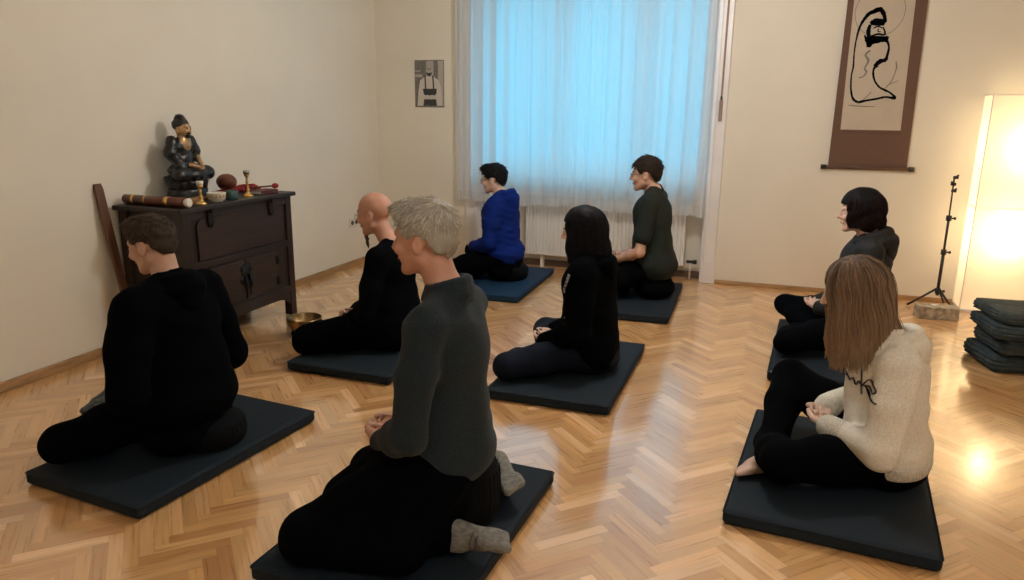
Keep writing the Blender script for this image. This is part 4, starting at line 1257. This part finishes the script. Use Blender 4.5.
    # socks
    if g('socks'):
        for a in (-1, 1):
            f = Field(An[a]-.24, An[a]+.24, .008)
            f.cone(An[a]+(Kn[a]-An[a])*.22, An[a], .042, .037, .02)
            put_foot(f, An[a], Fd[a], Fu[a], .004)
            f.warp(.0012, 90, 3); f.plane((0, 0, 1), MT+.001)
            so_ = f.mesh('sock', M[g('socks')], e)
            if g('legs') == 'kneel':
                d = unit(Fd[a]); up = unit(Fu[a]-d*(Fu[a]@d)); c = An[a]+d*.055-up*.02
                b = B()
                for sh in (0, .018):
                    cc = c+d*sh
                    pts = []
                    for i in range(17):
                        t = 2*PI*i/16; sd = np.cross(up, d)
                        q = cc+sd*.0440*math.cos(t)+up*.0385*math.sin(t); pts.append(mv(q))
                    b.tube(pts, .0016, 4, cap=False)
                b.build('sock_stripe', M['sock_dark'], so_)

    # ---- hair
    rs = np.random.RandomState(P['seed'])
    kind = g('hair'); hcol = np.array(g('hcol', (.03, .02, .015))); hcol2 = np.array(g('hcol2', hcol*1.5))
    def to_mesh(arr):   # head-local (f,l,u) -> mesh coords
        q = Hc+np.einsum('ij,...j->...i', R, arr*hs)
        return np.stack([q[..., 1], -q[..., 0], q[..., 2]], -1)
    cap_r = g('cap', .010); HM = M['hair_dark'] if float(np.mean(hcol)) < .02 else M['hair']
    if kind in ('short', 'crop'):
        hmin = Hc-v3(.15, .12, .13); hmax = Hc+v3(.14, .12, .17)
        f = Field(hmin, hmax, .0045)
        f.ell(H(-.014*hs, 0, .040*hs), tuple((q+cap_r)*hs for q in (.098, .077, .086)), .01, R)
        if g('quiff', 0): f.ell(H(.055*hs, 0, .098*hs), (.05*hs, .055*hs, .030*hs), .025, R)
        f.ell(H(-.050*hs, 0, -.010*hs), tuple((q+cap_r*.6)*hs for q in (.052, .060, .055)), .03, R)
        # cut to hair line (planes in head space)
        n1 = R @ unit(v3(-.62, 0, 1)); f.plane(n1, float(n1 @ H(.088*hs, 0, g('hline', .070)*hs)), .004) if False else None
        ax = f.ax; X = ax[0][:, None, None]-Hc[0]; Y = ax[1][None, :, None]-Hc[1]; Z = ax[2][None, None, :]-Hc[2]
        lf_ = (X*R[0, 0]+Y*R[1, 0]+Z*R[2, 0])/hs; lu = (X*R[0, 2]+Y*R[1, 2]+Z*R[2, 2])/hs; ll = (X*R[0, 1]+Y*R[1, 1]+Z*R[2, 1])/hs
        front = np.clip((lf_-.02)/.05, 0, 1)
        line = np.where(lf_ > -.045, .012+front*(g('hline', .062)-.012)+.010*np.exp(-((lf_-.03)/.02)**2)*-1, -.002-(-.045-lf_)*g('nape', 1.6))
        line = np.where((lf_ > -.030) & (lf_ < .008), np.maximum(line, .022), line)
        line = np.maximum(line, g('napemin', -.062))
        f.F = np.maximum(f.F, ((line-lu)*.8).astype(np.float32))
        f.warp(.0022, 150, 2)
        cap = f.mesh('hair', HM, e, smooth_it=1); add_tint(cap, tuple(hcol))
        n = g('nstr', 2600)
        nv = len(cap.data.vertices); co_ = np.empty(nv*3, np.float32); no_ = np.empty(nv*3, np.float32)
        cap.data.vertices.foreach_get('co', co_); cap.data.vertices.foreach_get('normal', no_)
        co_ = co_.reshape(-1, 3); no_ = no_.reshape(-1, 3)
        co_ = np.stack([-co_[:, 1], co_[:, 0], co_[:, 2]], 1); no_ = np.stack([-no_[:, 1], no_[:, 0], no_[:, 2]], 1)
        co_ = (co_-Hc) @ R / hs; no_ = no_ @ R
        ok_ = (np.sum((co_-np.array([-.014, 0, .03]))*no_, 1) > .02) & (no_[:, 2] > -.75)
        co_, no_ = co_[ok_], no_[ok_]
        pick = rs.randint(0, len(co_), n); p = co_[pick]+rs.normal(size=(n, 3))*.0015; nrm = no_[pick]
        crown = np.array([-.065, .01, .115]); dirn = p-crown; dirn /= np.linalg.norm(dirn, axis=1, keepdims=True)+1e-6
        Ls = g('hlen', .028)*(.6+.8*rs.rand(n))*np.where(p[:, 2] > .06, 1.25, .5)
        tang = dirn-nrm*np.sum(dirn*nrm, 1, keepdims=True); tang /= np.linalg.norm(tang, axis=1, keepdims=True)+1e-6
        tang = tang+rs.normal(size=(n, 3))*g('mess', .25); K_ = 4
        paths = np.zeros((n, K_, 3))
        for k in range(K_):
            t = k/(K_-1)
            paths[:, k] = p - nrm*.003 + tang*(Ls*t)[:, None] + nrm*((g('lift', .35)*Ls)*(t-.55*t*t))[:, None] + np.array([0, 0, -.2])*(Ls*t*t)[:, None]
        wd = np.ones((n, K_))*np.array([.0014, .0016, .0013, .0004])
        c = hcol[None]*(1-rs.rand(n, 1))+hcol2[None]*rs.rand(n, 1); c = hcol[None]+(hcol2-hcol)[None]*rs.rand(n, 1)
        if g('sidecol') is not None:
            sd = np.clip((.03-p[:, 2])/.05, 0, 1)[:, None]; c = c*(1-sd)+np.array(g('sidecol'))[None]*sd
        strands_mesh('hair_strands', to_mesh(paths), wd, c, cap, material=HM)
    elif kind in ('bob', 'long'):
        Lh = g('hlong', .13)           # how far below the ear level the hair falls
        f = Field(Hc-v3(.20, .18, Lh+.10), Hc+v3(.16, .18, .17), .006)
        f.ell(H(-.018*hs, 0, .040*hs), tuple((q+cap_r)*hs for q in (.102, .083, .090)), .02, R)
        f.cone(H(-.040, -.030, -.0), H(-.050, -.035, -Lh*.72), .062, .058*g('thin', 1), .03); f.cone(H(-.040, .030, 0), H(-.050, .035, -Lh*.72), .062, .058*g('thin', 1), .03)
        f.cone(H(.012, .068, .02), H(.012, .066, -Lh*.60), .026, .016, .02); f.cone(H(.012, -.068, .02), H(.012, -.066, -Lh*.60), .026, .016, .02)
        ax = f.ax; X = ax[0][:, None, None]-Hc[0]; Y = ax[1][None, :, None]-Hc[1]; Z = ax[2][None, None, :]-Hc[2]
        lf_ = X*R[0, 0]+Y*R[1, 0]+Z*R[2, 0]; lu = X*R[0, 2]+Y*R[1, 2]+Z*R[2, 2]; ll = X*R[0, 1]+Y*R[1, 1]+Z*R[2, 1]
        fo = g('faceopen', .045)
        cut = np.minimum(lf_-fo, g('fringe', .055)-lu)    # inside the face opening: forward of fo and below the fringe
        f.F = np.maximum(f.F, np.where(cut > 0, cut, -.3).astype(np.float32)) if True else f.F
        f.F = np.maximum(f.F, np.minimum(cut, .05).astype(np.float32))
        f.warp(.0035, 60, P['seed'], (1, 1, .25))
        cap = f.mesh('hair', HM, e, smooth_it=1); add_tint(cap, tuple(hcol*1.3))
        n = g('nstr', 1500); K_ = 14
        phi = rs.uniform(-PI, PI, n); phi = np.where(np.abs(phi) < g('phimin', .95), np.sign(phi)*(g('phimin', .95)+rs.rand(n)*.5), phi)   # 0 = front
        layer = rs.rand(n)
        paths = np.zeros((n, K_, 3))
        af, al = .116+cap_r*.6, .092+cap_r*.6
        Lf = Lh*(.72+.36*rs.rand(n))*(1-.22*(1-np.abs(phi)/PI)*g('frontshort', 1))
        part = (rs.rand(n)-.5)*.03
        start = np.stack([.055-.11*rs.rand(n), part*.4+np.sign(phi)*.004, np.full(n, .132)], 1)
        for k in range(K_):
            t = k/(K_-1)
            if t < .42:
                th = (t/.42)*PI/2
                tgt = np.stack([-.018+af*np.cos(phi)*math.sin(th), al*np.sin(phi)*math.sin(th), .032+(.100+.004)*math.cos(th)*np.ones(n)], 1)
                w_ = max(0, 1-th/.6)
                st_ = start.copy(); st_[:, 2] = .032+.104*np.sqrt(np.clip(1-((start[:, 0]+.018)/af)**2, .05, 1))
                q = tgt*(1-w_)+st_*w_
            else:
                s_ = (t-.42)/.58
                z = .032-Lf*s_-.03*s_
                shrink = 1-g('tuck', .12)*s_**2
                q = np.stack([(-.018+af*np.cos(phi)*shrink)-g('sweepback', .0)*s_, al*np.sin(phi)*(shrink), z], 1)
                q[:, 0] += .005*np.sin(9*s_+phi*3); q[:, 1] += .005*np.sin(7*s_+phi*5)
            q = q*1.0; c0 = np.array([-.018, 0, 0]); q[:, :2] = c0[:2]+(q[:, :2]-c0[:2])*(1.0+.03*layer[:, None])
            paths[:, k] = q
        paths += np.cumsum(rs.normal(size=paths.shape)*g('frizz', .0007), axis=1)
        wd = np.ones((n, K_))*np.linspace(.0022, .0012, K_)[None]*g('strw', 1)
        mixv = rs.rand(n, 1, 1)**1.3
        tgrad = np.linspace(0, 1, K_)[None, :, None]
        c = hcol[None, None]*(1-mixv)+hcol2[None, None]*mixv
        if g('tips') is not None: c = c*(1-tgrad**1.5*.75)+np.array(g('tips'))[None, None]*(tgrad**1.5*.75)
        strands_mesh('hair_strands', to_mesh(paths), wd, c, cap, material=HM)
    if g('brows', 1) and kind != 'bob':
        for a in (-1, 1):
            b = B(); b.tube([mv(H(*(hs*q for q in (.0915-.012*t*t, a*.031+a*t*.017, .0245-.004*t*t)))) for t in (-1, -.3, .4, 1)], [.002, .003, .003, .0015], 6)
            bo_ = b.build('eyebrow', M['hair'], e); add_tint(bo_, tuple(hcol*.8))
    # ---- glasses
    if g('glasses'):
        gm = M[g('glasses')]; ge = None
        b = B()
        for a in (-1, 1):
            pts = [mv(H(*(hs*q for q in (.104-.006*abs(math.cos(t)), a*.031+.0225*math.cos(t), -.004+.0155*math.sin(t))))) for t in [2*PI*i/20 for i in range(21)]]
            b.tube(pts, .0014, 6, cap=False)
            b.tube([mv(H(*(hs*q for q in p))) for p in ((.099, a*.053, .003), (.085, a*.068, .005), (.0, a*.084, .004), (-.012, a*.084, -.004))], .0016, 6)
        b.tube([mv(H(*(hs*q for q in p))) for p in ((.104, -.009, .0), (.110, 0, .004), (.104, .009, .0))], .0014, 6)
        ge = b.build('glasses', gm, e)
        for a in (-1, 1):
            b = B(); b.bm.faces.new([b.bm.verts.new(mv(H(*(hs*q for q in (.103-.006*abs(math.cos(t)), a*.031+.0215*math.cos(t), -.004+.0145*math.sin(t)))))) for t in [2*PI*i/18 for i in range(18)]])
            b.build('lens', M['lens'], ge)
    return dict(e=e, H=H, mv=mv, N=N, Ch=Ch, zh=zh, zn=zn, S=S, E=E, Wr=Wr, Kn=Kn, An=An, Fd=Fd, R=R, Hc=Hc, hs=hs, lf=lf, shirt=shirt, W=W, nc=nc)

# 1. man at the left, by the chest
make_zafu(-2.17, 2.33, .150, .115, 'black round cushion under the man with short brown hair at left')
A = person(dict(x=-2.24, y=2.29, seat=.17, top=1.02, seed=1, hair='crop', hcol=(.035, .024, .017), hcol2=(.10, .068, .045), sidecol=(.065, .044, .032),
    label='person with short brown hair in black hooded jacket seated cross-legged left of all, back turned', zafu=(-2.17, 2.33, .150, .115),
    skin='skin', top_m='black', top_name='jacket', top_t=.034, hood=.95, hem=-.05, skirt=.02, trousers='black', trouser_t=.022, lean=.04, headf=.06, sw=.20, elbow=(.0, .285, .12), wrist=(.21, .10, .05),
    necklen=.27, hpitch=.22, hyaw=.10, socks='plaid', knee=(.31, .34, MT+.09), ankL=(.33, .02, MT+.06), ankR=(.50, -.10, MT+.12), footR=(.25, .9, .0), hs=.95, hline=.058, hlen=.014, cap=.005, nape=1.25, napemin=-.052, quiff=1, bulk=1.08, nstr=3000, fold=.006, foldf=15))
# 2. kneeling man in the foreground
make_zafu(-.93, 2.16, .14, .225, 'tall black cushion beneath the kneeling grey-haired man in the foreground')
Bp = person(dict(x=-.93, y=2.03, seat=.275, top=1.178, seed=2, brows=0, hair='short', hcol=(.33, .31, .265), hcol2=(.74, .71, .64), sidecol=(.33, .31, .265), lift=.03,
    label='person with grey-blond hair in slate fleece pullover kneeling in the foreground centre', zafu=(-.93, 2.16, .14, .225),
    skin='skin_ruddy', top_m='fleece', top_name='fleece_pullover', top_t=.012, collar=1, hem=-.06, skirt=.0, trousers='black', trouser_t=.02, legs='kneel', lean=-.01, headf=.072, sw=.182,
    necklen=.285, hs=.96, elbow=(.01, .235, .15), wrist=(.19, .10, .05), hpitch=.05, hyaw=.0, socks='sock', ank_cover=.9, hline=.064, hlen=.017, cap=.008, mess=.20, nape=1.35, napemin=-.055, quiff=1, bulk=.97, nstr=6500, fold=.006, foldf=15))
# 3. bald man
Cp = person(dict(x=-2.07, y=3.80, seat=.11, top=.975, seed=3, hair=None, brows=0, hs=1.04, necklen=.29,
    label='bald person with glasses and long goatee in black, seated by the singing bowl',
    skin='skin_ruddy', top_m='black2', top_name='sweater', top_t=.016, hem=-.05, trousers='black', trouser_t=.03, lean=.01, headf=.10, sw=.180, elbow=(.04, .25, .10), wrist=(.27, .10, .02),
    hpitch=.12, knee=(.40, .31, MT+.075), ankL=(.40, -.04, MT+.06), ankR=(.28, .03, MT+.06), glasses='metal', bulk=1.08, handfine=0, fold=.006, foldf=16))
# goatee
b = B()
pts = [(.070, 0, -.098), (.074, 0, -.118), (.074, 0, -.140), (.070, 0, -.160), (.068, 0, -.180), (.072, 0, -.200)]
b.tube([Cp['mv'](Cp['H'](*p)) for p in pts], [.020, .013, .009, .0075, .0065, .003], 10)
for i in range(9):
    a = i*1.7; b.tube([Cp['mv'](Cp['H'](.070+.008*math.cos(a), .008*math.sin(a), -.090-.008*i)), Cp['mv'](Cp['H'](.074+.006*math.cos(a+1), .006*math.sin(a+1), -.115-.009*i))], [.006, .004], 5)
o = b.build('goatee', M['hair'], Cp['e']); add_tint(o, (.06, .045, .035))

# 4. black-haired person in the middle
Dp = person(dict(x=-.86, y=3.83, seat=.10, top=.945, seed=4, hair='long', hcol=(.0045, .0045, .006), hcol2=(.016, .017, .022), hlong=.17, tuck=-.05, nstr=1700, faceopen=.050, cap=.012, frontshort=.2, phimin=.80,
    label='person with straight black shoulder-length hair in black hoodie seated on the middle mat', necklen=.27,
    skin='skin_pale', top_m='black', top_name='hoodie', top_t=.028, hood=.9, hem=-.085, Aline=.02, skirt=.0, trousers='jean', trouser_t=.014, lean=.03, headf=.045, sw=.165, elbow=(.02, .225, .13), wrist=(.24, .11, .03),
    hpitch=.12, hyaw=.05, socks='jean', knee=(.37, .36, MT+.08), ankL=(.30, -.02, MT+.06), hs=.98, thin=1.0, fold=.006, foldf=15))
# 5. person in blue
make_zafu(-2.05, 5.80, .175, .12, 'black round cushion under the person in blue hoodie by the curtain')
Ep = person(dict(x=-2.08, y=5.79, seat=.175, top=1.01, seed=5, hair='short', hcol=(.006, .006, .008), hcol2=(.020, .018, .018), cap=.013, hlen=.018, mess=.25, hline=.052, nape=1.6, napemin=-.062, quiff=1, nstr=2200, lift=.12,
    label='person with short black hair and glasses in royal blue hoodie seated by the curtain', zafu=(-2.05, 5.80, .175, .12),
    skin='skin_pale', top_m='blue', top_name='hoodie', top_t=.024, hood=1.1, hem=-.09, skirt=-.01, trousers='black', trouser_t=.02, lean=.04, headf=.06, sw=.170, elbow=(.05, .24, .13), wrist=(.24, .10, .06),
    hpitch=.10, knee=(.42, .36, MT+.09), kneeR=(.40, .30, MT+.16), ankL=(.36, -.04, MT+.06), glasses='darkframe', socks='black2', hs=.98, bulk=1.10, fold=.007, foldf=22, folddir=(.3, .3, 1.6)))
# 6. man in green t-shirt
Fp = person(dict(x=-.80, y=5.66, seat=.21, top=1.12, seed=6, hair='crop', hcol=(.022, .014, .010), hcol2=(.06, .040, .028), cap=.010, hlen=.020, hline=.062, nape=1.4, napemin=-.055, quiff=0, nstr=2000, lift=.15, mess=.2,
    label='person with short dark hair, glasses and dark green t-shirt seated before the radiator', hs=1.06,
    skin='skin', top_m='tee', top_name='tshirt', top_t=.018, hem=-.10, skirt=.02, sleeve=.4, bare_arms=1, trousers='black', trouser_t=.02, lean=.03, headf=.065, sw=.200, elbow=(.07, .26, .14), wrist=(.25, .12, .05),
    hpitch=.05, knee=(.38, .36, MT+.085), ankL=(.36, -.04, MT+.06), glasses='darkframe', socks='black2', bulk=1.14, handfine=1, fold=.005, foldf=17))
# 7. woman in cream hoodie
Gp = person(dict(x=.52, y=3.02, seat=.085, top=.912, seed=7, hair='long', hcol=(.050, .030, .021), hcol2=(.28, .185, .120), tips=(.42, .28, .17), hlong=.27, tuck=-.18, nstr=3800, faceopen=.085, fringe=.04, cap=.008, frontshort=.0, phimin=.55, strw=.9, frizz=.0012, sweepback=-.01,
    label='person with long light brown hair in cream hoodie seated at the right', necklen=.295,
    skin='skin_pale', top_m='cream', top_name='hoodie', top_t=.026, hood=1.0, hem=-.035, skirt=.0, band='cream_rib', cuffs='cream_rib', trousers='black', trouser_t=.020, lean=.02, headf=.165, neckf=.025, sw=.165, elbow=(.06, .245, .09), wrist=(.215, .11, .10),
    hpitch=.22, hyaw=.0, kneeL=(.38, .30, MT+.125), kneeR=(.36, .36, MT+.24), ankL=(.44, -.02, MT+.055), ankR=(.42, .12, MT+.055), footR=(.75, .5, 0), footL=(-.3, -1, 0), bare_feet=(-1,), handfine=1, hs=.99, bulk=1.0, fold=.008, foldf=19))
# print, cords, pocket and waistband on the cream hoodie
from mathutils.bvhtree import BVHTree
def surf(obj, pts, off=.0012, d=(-1, 0, 0)):
    """drop (forward, up) points sideways onto the garment's left side"""
    t = BVHTree.FromObject(obj, bpy.context.evaluated_depsgraph_get()); out = []
    if len(pts) > 2:
        P_ = [np.array(p) for p in pts]; Q_ = []
        for i in range(len(P_)-1):
            p0, p1, p2, p3 = P_[max(i-1, 0)], P_[i], P_[i+1], P_[min(i+2, len(P_)-1)]
            for k in range(5):
                t_ = k/5; Q_.append(.5*((2*p1)+(p2-p0)*t_+(2*p0-5*p1+4*p2-p3)*t_*t_+(3*p1-p0-3*p2+p3)*t_**3))
        pts = Q_+[P_[-1]]
    for f_, u_ in pts:
        h = t.ray_cast(Vector((.7, -f_, u_)), Vector(d))
        if h[0] is not None: out.append(h[0]-Vector(d)*off)
    return out
sh_ = Gp['shirt']
bpy.context.view_layer.update()
Z0 = .455
PRINT = [[(.235, .012), (.228, -.004), (.214, .004), (.222, .018), (.206, -.006)], [(.206, -.006), (.198, .010), (.188, -.010), (.182, .010), (.176, .002)],
         [(.172, -.008), (.160, .022), (.148, .034), (.139, .022), (.150, .006), (.166, .000)], [(.160, .002), (.150, -.012), (.138, -.014)]]
for st_ in PRINT:
    q = surf(sh_, [(f_-.05, Z0+z_) for f_, z_ in st_])
    if len(q) > 1: B().tube(q, .0062, 6, flat=.4).build('script_print', M['print'], sh_)
q = surf(sh_, [(.135, .60), (.135, .56), (.13, .52), (.125, .47), (.12, .42)], .004)
if len(q) > 1: B().tube(q, .0035, 6).build('drawstring', M['cord'], sh_)
q = surf(sh_, [(.02, Gp['zh']+.035)], .002)
if q: B().ell(q[0], (.003, .006, .005)).build('rivet', M['metal'], sh_)

# pale patterned edge on the black hoodie of person 4
q = surf(Dp['shirt'], [(.075, .63), (.090, .58), (.102, .53), (.108, .48), (.105, .43), (.095, .39)], .0015)
if len(q) > 2: B().tube(q, .010, 6, flat=.25).build('patterned_edge', M['lace'], Dp['shirt'])

# 8. woman with the black bob
Hp = person(dict(x=.60, y=4.80, seat=.14, top=1.01, seed=8, hair='bob', hcol=(.005, .004, .005), hcol2=(.022, .012, .014), hlong=.085, tuck=.05, nstr=1700, faceopen=.052, fringe=.048, cap=.020, frontshort=.2, phimin=.85, strw=1.2,
    label='person with chin-length black bob in dark quilted vest at the far right', necklen=.265,
    skin='skin_pale', top_m='quilt', top_name='quilted_vest', top_t=.026, hood=1.25, hem=-.05, skirt=.0, trousers='black2', trouser_t=.016, lean=.02, headf=.065, sw=.160, elbow=(.03, .22, .13), wrist=(.25, .09, .08),
    hpitch=.06, knee=(.42, .36, MT+.09), kneeR=(.42, .34, MT+.14), ankL=(.36, -.04, MT+.06), handfine=1, hs=1.0, socks='black2'))
b = B(); nn = Hp['nc']
b.tube([Hp['mv'](nn+v3(*p)) for p in ((.02, .088, .01), (.06, .080, -.03), (.095, .065, -.08), (.12, .055, -.13), (.125, .05, -.19))], .0065, 6, flat=.5)
b.build('beige_strap', M['board'], Hp['e'])

# ------------------------------------------------------------------ daylight, added fill globes, camera
w = bpy.data.worlds.new('World'); SC.world = w; w.use_nodes = True
bg = w.node_tree.nodes['Background']; bg.inputs[0].default_value = (.155, .60, .86, 1)
wn = w.node_tree; wc = wn.nodes.new('ShaderNodeTexCoord'); wsx = wn.nodes.new('ShaderNodeSeparateXYZ'); wmr = wn.nodes.new('ShaderNodeMapRange')
wn.links.new(wc.outputs['Generated'], wsx.inputs[0]); wn.links.new(wsx.outputs[2], wmr.inputs[0]); wn.links.new(wmr.outputs[0], bg.inputs[1])
wmr.inputs[1].default_value = 0.0; wmr.inputs[2].default_value = .8; wmr.inputs[3].default_value = .85; wmr.inputs[4].default_value = 3.3   # overcast sky, brighter overhead
pl = bpy.data.lights.new('window_daylight', 'AREA'); pl.shape = 'RECTANGLE'; pl.size = AX1-AX0; pl.size_y = 1.9
pl.cycles.is_portal = True
po = bpy.data.objects.new('window_daylight', pl); C.objects.link(po); po.location = ((AX0+AX1)/2, YB+.38, 1.83); po.rotation_euler = (-PI/2, 0, 0)

def fill_pendant(x, y, z, st_, label):  # out-of-frame globes added to brighten the room and the camera-facing sides
    p_ = empty('fill_pendant_lamp', (x, y, z), 0, label, 'fill light')
    B().ell((0, 0, 0), (.13, .13, .13)).build('globe', emis('fill_globe_glow', (1, .965, .92), st_), p_)
    B().tube([(0, 0, .12), (0, 0, ZC-z)], .006, 8).build('cord', M['white_paint'], p_)
fill_pendant(-.7, 4.1, 2.5, 78.0, 'unseen white globe added as fill light above the middle of the room')
fill_pendant(.9, .2, 2.5, 42.0, 'unseen white globe added as camera-side fill light near the front of the room')

SC.view_settings.view_transform = 'Standard'; SC.view_settings.look = 'None'
SC.view_settings.gamma = 1; SC.view_settings.use_curve_mapping = False
SC.view_settings.exposure = 0.72
SC.cycles.max_bounces = 8; SC.cycles.diffuse_bounces = 5; SC.cycles.transparent_max_bounces = 16; SC.cycles.transmission_bounces = 6
SC.cycles.sample_clamp_indirect = 4; SC.cycles.caustics_reflective = False; SC.cycles.caustics_refractive = False
SC.cycles.use_denoising = True

cd = bpy.data.cameras.new('camera'); cd.sensor_width = 36; cd.lens = 36*735/1024; cd.clip_start = .05
co = bpy.data.objects.new('camera', cd); C.objects.link(co)
Rc = Matrix(((0.94387461, -0.08925739, 0.31801547), (0.33008808, 0.22008909, -0.9179339), (0.01194065, 0.97138762, 0.2371993)))
co.matrix_world = Matrix.Translation((0, 0, 1.45)) @ Rc.to_4x4()
SC.camera = co
